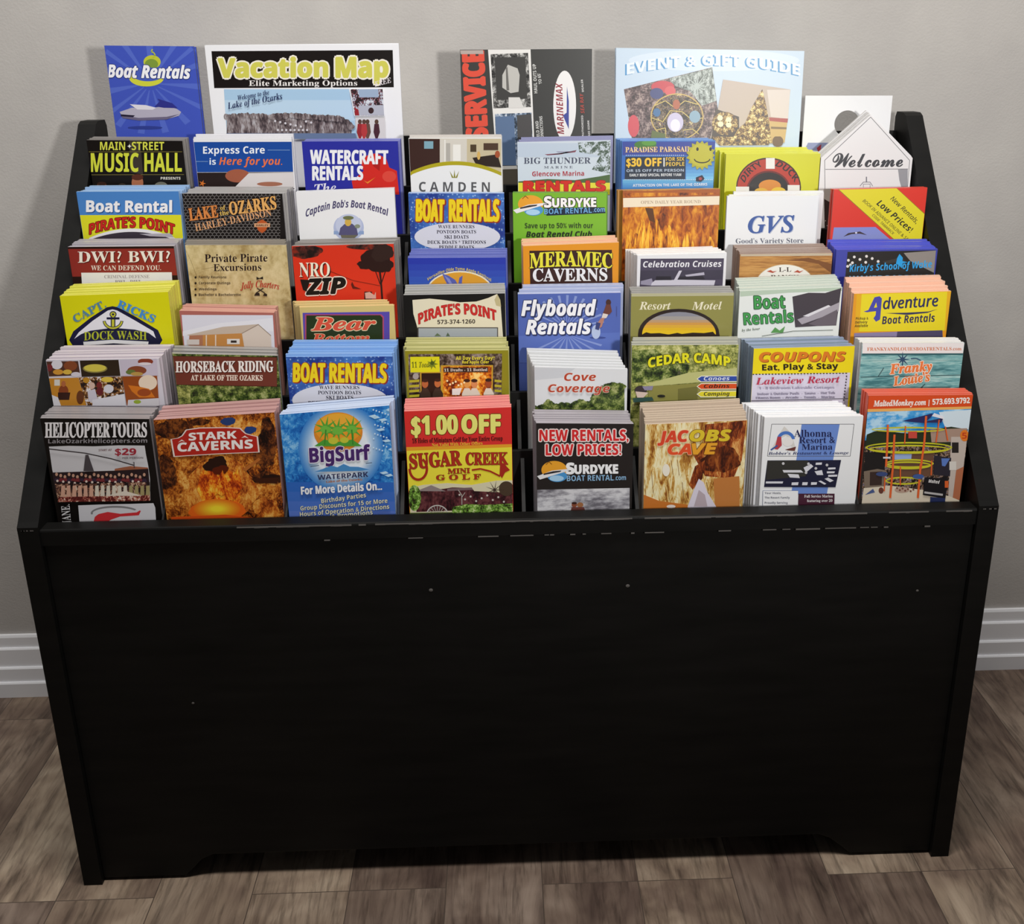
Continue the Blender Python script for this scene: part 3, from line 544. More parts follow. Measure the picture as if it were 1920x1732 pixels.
def art(a):
    a.r(205, 890, 958, 1000, '2c429e'); a.e(390, 915, 90, 35, '3f7a2c'); a.e(420, 900, 60, 22, '5a9a3a'); a.t('PARADISE PARASAIL', 228, 976, 762, 970, 42, 'f2dcae', 's', o='8a4a24')
    a.p([(228, 1012), (718, 1012), (712, 1195), (222, 1195)], '15283f'); a.dots([(235+16*i, 1000) for i in range(30)], 4, 'd8e4f4', 6)
    a.g(718, 1010, 950, 1200, '2c6cc4', '7cc4ee'); a.g(205, 1196, 945, 1300, '6cb8e4', '2a70c0')
    a.t('$30 OFF', 236, 1090, 520, 1088, 66, 'f3c535', 'b', bold=.03); a.r(536, 1020, 546, 1092, 'eef0f0'); a.t('FOR SIX', 556, 1046, 706, 1044, 30, 'f0c84a', 'b'); a.t('PEOPLE', 556, 1088, 706, 1086, 32, 'f0c84a', 'b')
    a.t('OR $5 OFF PER PERSON', 236, 1136, 702, 1132, 22, 'b9c8dc', 'b'); a.t('EARLY BIRD SPECIAL BEFORE 11AM', 262, 1172, 680, 1168, 22, 'eef2f6', 'b'); a.t('ATTRACTION ON THE LAKE OF THE OZARKS', 288, 1256, 892, 1246, 22, 'f0f4fa', 'b')
    a.dots([(225+15*i, 1198) for i in range(48)], 4, 'e4eef8', 6); a.star(840, 1000, 122, 98, 17, 'b3b02a'); a.e(840, 1000, 92, 92, 'c2bd34'); a.e(812, 950, 10, 15, '1c1c10'); a.e(918, 950, 10, 15, '1c1c10'); a.ring(850, 1030, 62, 30, 9, '1c1c10', 0, 180)
    a.p([(800, 1180), (850, 1160), (870, 1190), (840, 1215), (800, 1210)], '2a2238'); a.e(835, 1190, 14, 12, 'b04a4a')
S(6, '4', (200, 886), (958, 880), (152, 866), 4, '2f6cc0', '6f9ad4', 'leaflet', 'blue coupon leaflet with a smiling yellow sun in its corner', 'copy of the blue sun coupon leaflet standing behind the front one', 'blue sun coupon leaflets', art)
def art(a):
    a.e(1390, 1262, 264, 243, '3a120c'); a.e(1390, 1264, 254, 233, 'b5321f'); a.e(1390, 1290, 180, 165, '6a140e'); a.e(1390, 1292, 168, 153, '19100e')
    a.t('DIRTY', 1195, 1225, 1348, 1085, 52, '160d0a', 'b', arc=22); a.t('DUCK', 1440, 1085, 1602, 1225, 52, '160d0a', 'b', arc=22)
    a.r(1125, 1255, 1232, 1330, 'eceae4'); a.r(1545, 1242, 1642, 1330, 'eceae4'); a.e(1400, 1250, 90, 52, 'd8892c'); a.e(1330, 1295, 55, 30, 'e0b23a'); a.e(1470, 1295, 60, 36, 'e8c434'); a.r(1368, 1022, 1440, 1110, 'e9e6e0')
S(6, '4', (1045, 992), (1812, 987), (952, 940), 6, 'd3d31c', 'd9da3c', 'leaflet', 'bright yellow leaflet with a round red and black emblem', 'copy of the bright yellow emblem leaflet standing behind the front one', 'bright yellow emblem leaflets', art, depth=.034)
def art(a):
    a.l([(432, 1400), (425, 722), (770, 398), (1062, 722), (1050, 1400)], 4, '5a5a60'); a.l([(430, 790), (1050, 787)], 4, '5a5a60')
    a.t('Welcome', 487, 772, 1010, 768, 102, '35353c', 'c', bold=.02); a.p([(975, 790), (1048, 788), (1046, 932), (1000, 925), (985, 870)], '9a9aa0')
    a.l([(690, 915), (715, 885), (765, 885), (785, 915)], 4, '6a6a78'); a.l([(738, 845), (738, 885)], 8, '6a6a78'); a.l([(715, 925), (715, 900), (765, 900), (765, 925)], 3, '6a6a78')
    a.p([(418, 935), (1050, 930), (1050, 1400), (432, 1400)], 'b3ada6'); a.p([(420, 1010), (470, 1040), (520, 1030), (1050, 1000), (1050, 1400), (428, 1400)], '3a302e'); a.dots([(430+13*i, 1175+(i*37) % 40) for i in range(9)], 4, 'c8c0ba', 5)
S(6, '5', (400, 703), (1085, 705), (380, 672), 4, 'ecebec', 'bdbab8', 'house_shaped_leaflet', 'white house-shaped card with a grey welcome script under its pointed top', 'copy of the white house-shaped card standing behind the front one', 'white house-shaped cards', art, 'leaflet', shape=[(398, 703), (770, 380), (1085, 705)])
# ---- third tier from the back
def art(a):
    a.p([(395, 335), (1290, 332), (1310, 700), (430, 700)], 'e2e02c'); a.t('Boat Rental', 466, 306, 1198, 310, 102, 'f8f8fb', 'b', sc='274c8c', sd=(6, 7), bold=.03)
    a.af(490, 1225, 530, 450, 600, 'efedf2'); a.af(500, 1215, 545, 478, 620, '3c3440'); a.p([(920, 495), (1190, 490), (1215, 525), (1010, 515)], 'b9b4c0')
    a.t("PIRATE'S POINT", 492, 500, 1222, 502, 88, 'ca2a20', 'b', arc=62, o='5c140c', bold=.02)
S(5, '6', (379, 135), (1255, 130), (494, 84), 6, '4d87cd', '9dbce0', 'leaflet', 'blue and yellow boat leaflet at the left end of its tier', 'copy of the blue and yellow boat leaflet standing behind the front one', 'blue and yellow boat leaflets', art)
def art(a):
    a.hexes(-75, 1170, 640, 1640, 17, 4, '7d7876')
    a.t('LAKE', -16, 1358, 190, 1332, 88, 'dd8a4a', 's', o='2a140c', bold=.02); a.t('of', 205, 1282, 243, 1277, 32, 'e8c060', 's'); a.t('the', 203, 1322, 268, 1312, 32, 'e8c060', 's'); a.t('OZARKS', 274, 1316, 610, 1272, 92, 'eab066', 's', o='2a140c', bold=.02)
    a.t('HARLEY-DAVIDSON', 28, 1434, 575, 1322, 54, 'e0a676', 's')
    a.p([(470, 1370), (505, 1348), (540, 1370), (545, 1400), (530, 1430), (505, 1448), (478, 1430), (465, 1400)], 'c05a2a'); a.r(448, 1376, 562, 1404, 'd6a27a'); a.t('HARLEY', 462, 1398, 550, 1398, 14, '3a1a10', 'b')
S(5, '2', (-73, 1163), (649, 1163), (22, 1116), 8, '1a1514', 'aaa7a5', 'leaflet', 'black honeycomb patterned leaflet with orange lettering and a small shield', 'copy of the black honeycomb leaflet standing behind the front one', 'black honeycomb leaflets', art, depth=.034)
def art(a):
    a.t("Captain Bob's Boat Rental", 792, 352, 1500, 345, 66, '4c466e', 'o', arc=80, bold=.01)
    a.e(1160, 440, 130, 115, 'b6bfdf', ymin=360); a.r(1032, 470, 1290, 500, '8fa6d0'); a.e(1160, 420, 112, 95, 'c6cde6')
    a.p([(1075, 505), (1088, 445), (1125, 410), (1190, 408), (1228, 440), (1240, 505)], '58547a'); a.e(1155, 395, 28, 34, 'd6b052'); a.e(1157, 358, 46, 17, '70764e'); a.e(1235, 430, 24, 17, '8a927e'); a.p([(1090, 505), (1240, 505), (1210, 530), (1100, 530)], '6f6a58')
S(5, '7', (708, 137), (1550, 107), (716, 130), 2, 'f1f1f3', 'd8d8da', 'leaflet', 'white boat rental leaflet with a small seated skipper drawing', 'copy of the white skipper leaflet standing behind the front one', 'white skipper leaflets', art, depth=.006)
def dropcard(a, tx, th, el, lines, b0):
    for w, x0, x1, y, y1 in tx: a.t(w, x0, y, x1, y1, th, 'f3d51e', 'b', sc='8f2c1a', sd=(9, 5), o='a8401c', ow=.02, bold=.03)
    a.e(*el, 'dddde7')
    for w, x0, x1, y in lines: a.t(w, x0, y, x1, y, 30, '1f1a30', 's')
def art(a):
    a.r(115, 150, 936, 185, 'drops')
    dropcard(a, (('BOAT', 185, 420, 384, 388), ('RENTALS', 470, 893, 386, 386)), 185, (537, 520, 368, 122), (('WAVE RUNNERS', 372, 684, 448), ('PONTOON BOATS', 360, 698, 492), ('SKI BOATS', 426, 634, 536), ('DECK BOATS * TRITOONS', 280, 782, 580), ('PEDDLE BOATS', 380, 680, 624)), 0)
S(5, '8', (116, 148), (938, 148), (116, 142), 2, 'drops', '9fb6dc', 'leaflet', 'water drop rentals leaflet with a white oval listing boats, third tier from the back', 'copy of the upper water drop leaflet standing behind the front one', 'upper water drop leaflets', art, depth=.006)
def logo(a, cx, cy, k, dark):
    a.e(cx, cy, 108*k, 76*k, 'e9a32e'); a.e(cx+25*k, cy+52*k, 82*k, 48*k, '4a96d2'); a.e(cx+20*k, cy+70*k, 60*k, 24*k, 'a8d2f0')
    a.p([(cx-150*k, cy+52*k), (cx-20*k, cy+5*k), (cx+140*k, cy-12*k), (cx+155*k, cy-4*k), (cx+40*k, cy+30*k), (cx-120*k, cy+80*k)], 'e9e9ec'); a.p([(cx-90*k, cy+30*k), (cx-10*k, cy+10*k), (cx+60*k, cy+4*k), (cx+50*k, cy+16*k), (cx-90*k, cy+42*k)], '2c2a2e'); a.l([(cx-70*k, cy-45*k), (cx-45*k, cy-70*k), (cx-20*k, cy-48*k)], 6*k, '8a5a1c')
def art(a):
    a.p([(1300, 275), (1800, 268), (1808, 318), (1300, 340)], '12233c'); logo(a, 1165, 240, 1, 0)
    a.t('S', 1284, 268, 1345, 266, 92, 'f6f6f8', 'b', o='0c0c10', ow=.05, bold=.04); a.t('URDYKE', 1352, 266, 1726, 262, 74, 'f6f6f8', 'b', o='0c0c10', ow=.05, bold=.04)
    a.t('BOAT RENTAL', 1282, 326, 1690, 314, 46, '6aaae0', 'b', o='0c1c38', ow=.03); a.t('.com', 1700, 308, 1802, 306, 32, '7ab4e6', 'b')
    a.t('Save up to 50% with our', 1115, 446, 1700, 444, 46, '213c18'); a.t('Boat Rental Club', 1126, 522, 1690, 520, 50, '15250e', 'o', bold=.02)
S(5, '8', (1011, 144), (1818, 143), (1030, 139), 3, '78b62b', '5f8f2a', 'leaflet', 'lime green leaflet with a boat and sun logo, third tier from the back', 'copy of the lime green boat leaflet standing behind the front one', 'lime green boat leaflets', art, depth=.010)
def art(a):
    a.p([(232, 138), (1103, 118), (1102, 178), (232, 200)], 'a8581e'); a.p([(232, 150), (1103, 150), (1102, 165), (232, 190)], 'cave')
    a.p([(232, 198), (1102, 180), (1099, 258), (233, 282)], 'f0e2c8'); a.t('OPEN DAILY YEAR ROUND', 392, 250, 930, 243, 28, 'b5a088', 's')
    for i, (x, w, h) in enumerate(((300, 50, 170), (400, 55, 250), (470, 40, 230), (535, 48, 260), (640, 60, 210), (700, 40, 150), (815, 60, 150), (1010, 50, 100), (560, 70, 160), (350, 60, 130))): a.p([(x-w, 660), (x-w*.6, 640-h*.6), (x-w*.1, 640-h), (x+w*.3, 640-h*.9), (x+w*.7, 640-h*.5), (x+w, 660)], 'stalag')
    a.p([(430, 285), (500, 290), (520, 420), (470, 400)], '5a3210')
S(5, '9', (230, 132), (1105, 116), (170, 126), 4, 'cave', 'b8853e', 'leaflet', 'orange cave photo leaflet with a cream strip, third tier from the back', 'copy of the orange cave leaflet standing behind the front one', 'orange cave leaflets', art, depth=.014)
def art(a):
    a.t('GVS', 1358, 512, 1775, 502, 150, '3a5ba2', 'i', sc='b5bfd6', sd=(6, 6), bold=.015); a.t("Good's Variety Store", 1245, 606, 1855, 600, 46, '5c6072', 's')
S(5, '9', (1170, 182), (1994, 175), (1232, 141), 5, 'eff1f3', 'e6e7e8', 'leaflet', 'plain white leaflet with three large blue italic letters', 'copy of the white blue-lettered leaflet standing behind the front one', 'white blue-lettered leaflets', art)
def art(a):
    a.p([(570, 121), (1100, 107), (1352, 335), (1322, 620), (1100, 600)], '8c7f10'); a.p([(578, 122), (1095, 108), (1350, 342), (1322, 620), (1092, 586)], 'e6d81e')
    a.t('New Rentals,', 1036, 208, 1268, 430, 46, '2c2a10', 'l', bold=.01); a.t('Low Prices!', 910, 252, 1212, 512, 62, '1f1e0c', 'o', bold=.0); a.t('BOOK IN ADVANCE ONLINE & SAVE', 786, 226, 1215, 610, 30, '3a370f', 'l'); a.t('CODE: TAMARACK', 872, 356, 1062, 530, 24, '4a4614', 'l')
    a.p([(530, 462), (905, 458), (1060, 590), (1062, 640), (505, 640)], '8790cc'); a.p([(615, 545), (660, 512), (765, 498), (828, 530), (760, 518), (690, 522)], '3a2a32'); a.e(730, 510, 10, 8, 'dcd8e4')
S(5, 'A', (532, 122), (1395, 103), (540, 117), 2, 'e0301e', 'd0402e', 'leaflet', 'red leaflet with a slanted yellow band at the right end of its tier', 'copy of the red slanted band leaflet standing behind the front one', 'red slanted band leaflets', art, depth=.006)
# ---- middle tier
def art(a):
    a.p([(308, 625), (1238, 620), (1250, 850), (345, 862)], '91302a'); a.t('DWI? BWI?', 392, 742, 1184, 736, 96, 'f3ece9', 's', sc='4a1410', sd=(6, 6)); a.t('WE CAN DEFEND YOU.', 506, 808, 1106, 806, 42, 'eaddd8', 's'); a.p([(422, 828), (1198, 824), (1215, 1100), (440, 1100)], 'efedf0'); a.t('CRIMINAL DEFENSE', 620, 876, 1006, 874, 28, 'a59ca2', 's'); a.t('BWI - DWI', 712, 922, 930, 920, 30, '8c858a', 's')
S(4, '6', (305, 608), (1215, 600), (382, 546), 7, '281512', 'aca7ae', 'leaflet', 'dark red legal defence leaflet with white serif lettering, left end of the middle tier', 'copy of the dark red legal leaflet standing behind the front one', 'dark red legal leaflets', art)
def art(a):
    a.l([(-235, 640), (-190, 730), (-150, 840), (-120, 900)], 3, '8a7548'); a.l([(-100, 800), (60, 770), (70, 930)], 3, '94804f')
    a.t('Private Pirate', -74, 738, 464, 732, 68, '291b1c', 's'); a.t('Excursions', 2, 814, 412, 808, 60, '291b1c', 's')
    for w, x1, y in (('Family Reunions', 112, 876), ('Corporate Outings', 146, 926), ('Weddings', 28, 978), ('Bachelor & Bachelorette', 236, 1026)): a.t(w, -125, y, x1, y, 22, '4a3c30'); a.e(-152, y-8, 9, 10, '2a201a')
    a.t('Jolly Charters', 232, 976, 566, 974, 60, 'b72c20', 'i', arc=22); a.p([(370, 862), (395, 875), (425, 860), (428, 885), (400, 880), (372, 888)], '2a201a'); a.l([(375, 960), (440, 1000)], 8, '2a201a'); a.l([(430, 960), (370, 1000)], 8, '2a201a'); a.p([(350, 1025), (365, 998), (395, 1000), (400, 1025)], '2a201a'); a.p([(425, 1025), (440, 1000), (462, 1012), (460, 1030)], '2a201a')
S(4, '7', (-242, 592), (625, 590), (-230, 548), 6, 'parchment', '8d867c', 'leaflet', 'tan parchment leaflet with pirate excursions in dark serif lettering', 'copy of the tan parchment leaflet standing behind the front one', 'tan parchment leaflets', art)
def art(a):
    a.blob(800, 650, 128, 58, 'smoke', 4, .3); a.r(680, 605, 760, 690, 'smoke'); a.e(1330, 605, 190, 26, 'smoke'); a.blob(1400, 720, 135, 95, '2c1714', 3, .3); a.blob(1450, 660, 95, 75, '33201c', 5, .3); a.blob(1310, 760, 75, 38, '2c1714', 8, .3); a.blob(1480, 770, 65, 50, '2c1714', 9, .3); a.l([(1425, 800), (1437, 900), (1448, 1060)], 16, '2c1714'); a.l([(1480, 800), (1440, 920)], 8, '2c1714'); a.l([(1385, 800), (1432, 930)], 7, '2c1714')
    a.l([(1000, 815), (1200, 895), (1430, 940)], 4, '5a1a10'); a.p([(1190, 905), (1210, 945), (1270, 968), (1195, 965), (1180, 930)], '5c1812')
    a.t('NRO', 738, 862, 1000, 858, 122, 'f3ecda', 's', sc='3a140e', sd=(8, 8), bold=.0); a.t('ZIP', 800, 1015, 1135, 1000, 130, '16100f', 'o', o='ecdcd0', ow=.05, bold=.05); a.p([(745, 885), (830, 890), (800, 990), (770, 975)], '1c1412')
    a.r(1295, 990, 1360, 1060, '2a1a18'); a.p([(1300, 1000), (1340, 992), (1380, 1020), (1392, 990), (1395, 1050), (1305, 1050)], 'd9b0a0')
S(4, '7', (672, 600), (1545, 580), (752, 549), 6, 'd9361e', '8c8782', 'leaflet', 'red sunset leaflet with a dark tree and zip line rider', 'copy of the red sunset leaflet standing behind the front one', 'red sunset leaflets', art)
def art(a):
    a.g(112, 703, 952, 1180, '2a3aac', '4f8ad8', 9); a.e(558, 990, 285, 178, 'f0ead0'); a.e(558, 990, 272, 166, 'e2a232'); a.t('Versailles Olde Tyme Apple Festival', 278, 900, 826, 905, 28, 'd9c466', 'b', arc=95)
    a.p([(408, 835), (460, 852), (520, 890), (545, 935), (455, 935), (425, 880)], '5c64b4'); a.p([(545, 925), (555, 870), (582, 852), (575, 930)], '5c64b4'); a.p([(425, 850), (470, 880), (500, 935), (475, 935)], '8a90d0')
S(4, '8', (112, 702), (952, 697), (140, 627), 5, '2c3caa', '6a73ba', 'leaflet', 'blue festival leaflet with a round orange emblem, middle tier', 'copy of the blue festival leaflet standing behind the front one', 'blue festival leaflets', art)
def art(a):
    a.p([(1155, 640), (1862, 632), (1870, 1100), (1165, 1100)], '3a1a14'); a.t('MERAMEC', 1158, 790, 1865, 790, 128, 'ebe13c', 's', arc=18, o='2a120c', ow=.025, bold=.015); a.t('CAVERNS', 1186, 902, 1822, 895, 108, 'f2f0f2', 's', o='2a120c', ow=.02, bold=.015)
S(4, '8', (1100, 600), (1922, 568), (1090, 542), 6, 'e8961c', 'e9b898', 'leaflet', 'orange bordered caverns leaflet with yellow and white serif lettering', 'copy of the orange bordered caverns leaflet standing behind the front one', 'orange bordered caverns leaflets', art)
def art(a):
    a.p([(390, 744), (1140, 740), (1118, 1150), (375, 1150)], '4b4359'); a.p([(388, 850), (1132, 845), (1125, 930), (385, 940)], '3c3649'); a.t('Celebration Cruises', 412, 822, 1118, 816, 58, 'f2f0f6', 'o')
    a.p([(392, 945), (490, 920), (500, 960), (480, 985), (390, 975)], '9a94aa'); a.p([(490, 962), (520, 938), (690, 934), (735, 852), (762, 850), (722, 932), (1062, 938), (1050, 985), (480, 990)], 'd2cedb'); a.p([(530, 902), (662, 902), (668, 936), (525, 936)], '1e1926'); a.p([(790, 890), (960, 865), (965, 890), (800, 905)], 'bab5c6'); a.p([(735, 905), (950, 900), (970, 930), (720, 932)], '241f2c'); a.p([(390, 985), (1125, 985), (1118, 1150), (376, 1150)], '5b5468')
S(4, '9', (360, 716), (1165, 690), (258, 662), 8, 'edecef', 'e6e5e4', 'leaflet', 'white leaflet with a purple photo of a cruise boat', 'copy of the white cruise boat leaflet standing behind the front one', 'white cruise boat leaflets', art, depth=.034)
def art(a):
    a.p([(1290, 706), (2110, 692), (2110, 716), (1290, 722)], 'c2b29a'); a.p([(1700, 760), (1900, 735), (2112, 790), (2112, 870), (1990, 790), (1850, 765)], '7a4a20'); a.e(1690, 985, 268, 190, 'edeae2'); a.ring(1690, 985, 268, 190, 5, 'c8a878'); a.t('L-L', 1634, 862, 1745, 860, 40, '3a2a24', 's')
    for x, d in ((1570, 1), (1812, -1)): a.p([(x-46, 862-4*d), (x-10, 845), (x+10, 858), (x+46, 850+4*d), (x+8, 872), (x-14, 866)], 'b5482c')
    a.t('RANCH', 1560, 925, 1815, 925, 36, '4a3a2c', 's')
S(4, '9', (1285, 705), (2117, 693), (1230, 624), 7, 'woodgrain', '9c867a', 'leaflet', 'brown wood grain leaflet with a white oval, middle tier', 'copy of the brown wood grain leaflet standing behind the front one', 'brown wood grain leaflets', art)
def art(a):
    a.p([(625, 682), (1420, 668), (1392, 1100), (585, 1100)], '1b1715'); a.p([(1130, 692), (1420, 670), (1402, 870), (1190, 765)], '8d8884'); a.p([(940, 770), (1090, 735), (1150, 760), (980, 790)], '33302e')
    a.dots([(685, 728), (795, 722), (736, 750), (846, 742), (632, 758), (900, 768), (788, 776), (668, 780), (625, 812), (612, 930), (650, 800)], 13, 'e0dedd')
    a.p([(1092, 700), (1122, 735), (1118, 765), (1165, 775), (1120, 785), (1112, 830), (1085, 800), (1060, 790), (1070, 740)], '229ee4'); a.t("Kirby's School of Wake", 642, 862, 1385, 822, 66, '2ca4ea', 'o'); a.t('WAKEBOARDING', 640, 948, 1356, 936, 50, '7abeee', 'b')
S(4, 'A', (526, 664), (1440, 655), (478, 577), 8, '3b42a6', '4d55c4', 'leaflet', 'dark leaflet with blue borders and light blue lettering, right end of the middle tier', 'copy of the blue bordered dark leaflet standing behind the front one', 'blue bordered dark leaflets', art)
# ---- third tier from the front
def art(a):
    a.p([(318, 1405), (355, 1330), (500, 1215), (640, 1125), (690, 1115), (740, 1125), (900, 1212), (1080, 1320), (1118, 1405), (1060, 1500), (380, 1500)], '1c1c3e'); a.p([(362, 1395), (400, 1340), (520, 1240), (650, 1152), (690, 1142), (730, 1152), (880, 1236), (1040, 1330), (1062, 1390), (1000, 1345), (880, 1315), (690, 1300), (500, 1325), (420, 1355)], 'edecf3')
    a.e(695, 1185, 30, 28, '1c1c3e'); a.e(695, 1185, 22, 20, 'c8c63a'); a.e(695, 1185, 10, 9, '1c1c3e'); a.p([(675, 1205), (715, 1205), (715, 1300), (675, 1300)], '1c1c3e'); a.p([(684, 1205), (706, 1205), (706, 1300), (684, 1300)], 'c8c63a'); a.r(640, 1210, 750, 1228, '1c1c3e'); a.ring(695, 1235, 76, 68, 26, '1c1c3e', 5, 175); a.ring(695, 1235, 76, 68, 14, 'c8c63a', 8, 172)
    a.p([(430, 1350), (560, 1335), (830, 1332), (985, 1345), (1000, 1420), (440, 1425)], '1c1c3e'); a.t('DOCK WASH', 446, 1408, 985, 1404, 72, 'b9c22e', 's', arc=8); a.p([(440, 1420), (700, 1402), (1000, 1418), (995, 1450), (700, 1432), (445, 1452)], 'edecf3'); a.t('314-220-3321', 520, 1490, 905, 1488, 40, 'd8d8e2', 'b')
    a.t('CAPT.', 372, 1258, 640, 1118, 66, '5c8aa4', 's', bold=.02); a.t('RICKS', 726, 1120, 1040, 1258, 66, '4a92d2', 's', bold=.03)
S(3, '6', (237, 1028), (1165, 992), (345, 933), 7, 'e0dc12', 'dcd95c', 'leaflet', 'yellow dock wash leaflet with a captain hat and anchor emblem', 'copy of the yellow captain hat leaflet standing behind the front one', 'yellow captain hat leaflets', art)
def art(a):
    a.p([(-272, 1190), (510, 1192), (535, 1600), (-262, 1600)], 'e5e3ee'); a.p([(-262, 1330), (40, 1260), (300, 1240), (505, 1215), (515, 1330), (-262, 1370)], 'efedf4')
    a.p([(-230, 1362), (80, 1292), (392, 1268), (262, 1348), (-200, 1368)], 'cdbaa9'); a.p([(-205, 1366), (266, 1346), (268, 1480), (-215, 1480)], 'cc8e4c'); a.p([(-205, 1366), (-90, 1361), (-90, 1480), (-215, 1480)], 'b5795c'); a.l([(-60, 1362), (-60, 1480)], 10, 'ead8c8'); a.l([(20, 1360), (20, 1480)], 10, 'ead8c8'); a.p([(245, 1345), (386, 1272), (495, 1368), (500, 1480), (268, 1480)], 'dfcfc2'); a.l([(245, 1348), (386, 1272), (495, 1368)], 6, '9a8676'); a.r(118, 1395, 226, 1440, 'ece6e0'); a.r(150, 1408, 200, 1428, '3a302c'); a.r(-225, 1400, -120, 1445, 'dcd2cc')
S(3, '7', (-293, 1154), (520, 1172), (-244, 1100), 7, 'b66c62', 'c99488', 'leaflet', 'pinkish bordered leaflet with a picture of a tan building', 'copy of the pinkish building leaflet standing behind the front one', 'pinkish building leaflets', art)
def art(a):
    a.p([(765, 1172), (1510, 1162), (1512, 1640), (765, 1640)], '5c4cac'); a.p([(785, 1184), (1440, 1184), (1462, 1206), (1465, 1640), (785, 1640)], 'b24c70'); a.p([(797, 1194), (1430, 1192), (1450, 1214), (1452, 1640), (797, 1640)], '2a381a')
    a.t('Bear', 842, 1322, 1392, 1316, 108, 'e2553c', 'i', o='ecdcae', ow=.04, bold=.03); a.t('Bottom', 842, 1432, 1340, 1424, 78, 'e2553c', 'i', o='ecdcae', ow=.03, bold=.02)
S(3, '7', (738, 1126), (1548, 1108), (674, 1080), 6, 'dac27c', 'd8c084', 'leaflet', 'cream leaflet with a purple framed green panel and red script', 'copy of the cream and purple leaflet standing behind the front one', 'cream and purple leaflets', art)
def art(a):
    a.p([(152, 1062), (300, 1050), (420, 1062), (560, 1082), (700, 1075), (800, 1045), (878, 1010), (905, 1060), (930, 1400), (210, 1400), (192, 1290), (160, 1180)], 'e8dfc6'); a.p([(880, 1012), (905, 1060), (912, 1120), (870, 1110), (855, 1060)], 'c6b98e')
    a.t("PIRATE'S POINT", 206, 1270, 872, 1240, 90, 'cb2e2c', 'b', arc=72, o='8a1a18', ow=.015, bold=.02); a.t('573-374-1260', 366, 1268, 690, 1262, 36, '2a1b18', 'b'); a.r(195, 1296, 886, 1480, '4a4440'); a.r(205, 1304, 878, 1480, 'abb1b6'); a.p([(340, 1372), (365, 1345), (400, 1372)], '6a7a5a'); a.p([(440, 1372), (455, 1340), (475, 1372)], '5a6a52')
S(3, '8', (75, 1020), (945, 1005), (92, 938), 5, '131110', 'abaaa6', 'leaflet', 'black leaflet with red lettering on a curling parchment scroll', 'copy of the black scroll leaflet standing behind the front one', 'black scroll leaflets', art)
def art(a):
    a.b(1470, 1300, 60, 330, 14, '8a9cd4', .85, .3, 180, 360); a.b(1480, 1310, 60, 420, 9, '7f92d0', .6, .3, 20, 160); a.p([(1056, 1370), (1930, 1340), (1930, 1600), (1056, 1600)], '5d74c0'); a.b(1480, 1360, 30, 330, 8, '8c9ed8', .6, .3, 25, 155); a.e(1740, 1385, 70, 10, '3a4a90')
    a.t('Flyboard', 1088, 1196, 1725, 1192, 135, 'f6f6fb', 'o', o='28305c', ow=.03, sc='28305c', sd=(7, 7), bold=.03); a.t('Rentals', 1126, 1354, 1680, 1350, 128, 'f6f6fb', 'o', o='28305c', ow=.03, sc='28305c', sd=(7, 7), bold=.03)
    a.e(1725, 1335, 38, 60, 'b6c4e4'); a.e(1832, 1082, 22, 26, '4a2c28'); a.p([(1812, 1100), (1850, 1100), (1862, 1160), (1840, 1185), (1800, 1200), (1780, 1185), (1795, 1150)], '6e3f36'); a.p([(1785, 1175), (1830, 1185), (1815, 1215), (1770, 1225)], 'e2d6ce'); a.p([(1768, 1215), (1800, 1215), (1775, 1290), (1745, 1310), (1725, 1280)], 'b88070'); a.p([(1728, 1250), (1765, 1260), (1750, 1320), (1718, 1310)], '3c4478'); a.l([(1902, 1115), (1902, 1200)], 6, '4a5494')
S(3, '8', (1055, 1012), (1938, 1000), (1100, 934), 6, '5469b6', 'acb5d4', 'leaflet', 'blue water sport leaflet with white slanted lettering and a flying rider', 'copy of the blue flying rider leaflet standing behind the front one', 'blue flying rider leaflets', art)
def art(a):
    a.p([(308, 1058), (1228, 1050), (1228, 1076), (308, 1084)], 'b9b592'); a.t('Resort', 376, 1202, 662, 1200, 70, 'eee6ca', 'i'); a.t('Motel', 850, 1202, 1122, 1200, 72, 'eee6ca', 'i')
    a.e(732, 1422, 366, 228, '241512'); a.e(735, 1422, 332, 200, '8c8c98')
    for y, c in ((1262, 'a39c98'), (1295, 'bf9a72'), (1318, 'd49a48'), (1340, 'e0ad34'), (1365, 'eabb1e'), (1390, 'f0c81c')): a.e(735, 1422, 332, 200, c, ymin=y)
    a.p([(410, 1420), (440, 1405), (480, 1415), (560, 1412), (640, 1425), (720, 1410), (760, 1420), (860, 1408), (960, 1412), (1040, 1400), (1062, 1425), (1062, 1500), (410, 1500)], '2a1a10'); a.r(366, 1424, 1100, 1500, '2a1a10')
S(3, '9', (305, 1058), (1230, 1050), (294, 1003), 4, '928d4a', '9c9a96', 'leaflet', 'olive green motel leaflet with a half round sunset picture', 'copy of the olive green sunset leaflet standing behind the front one', 'olive green sunset leaflets', art)
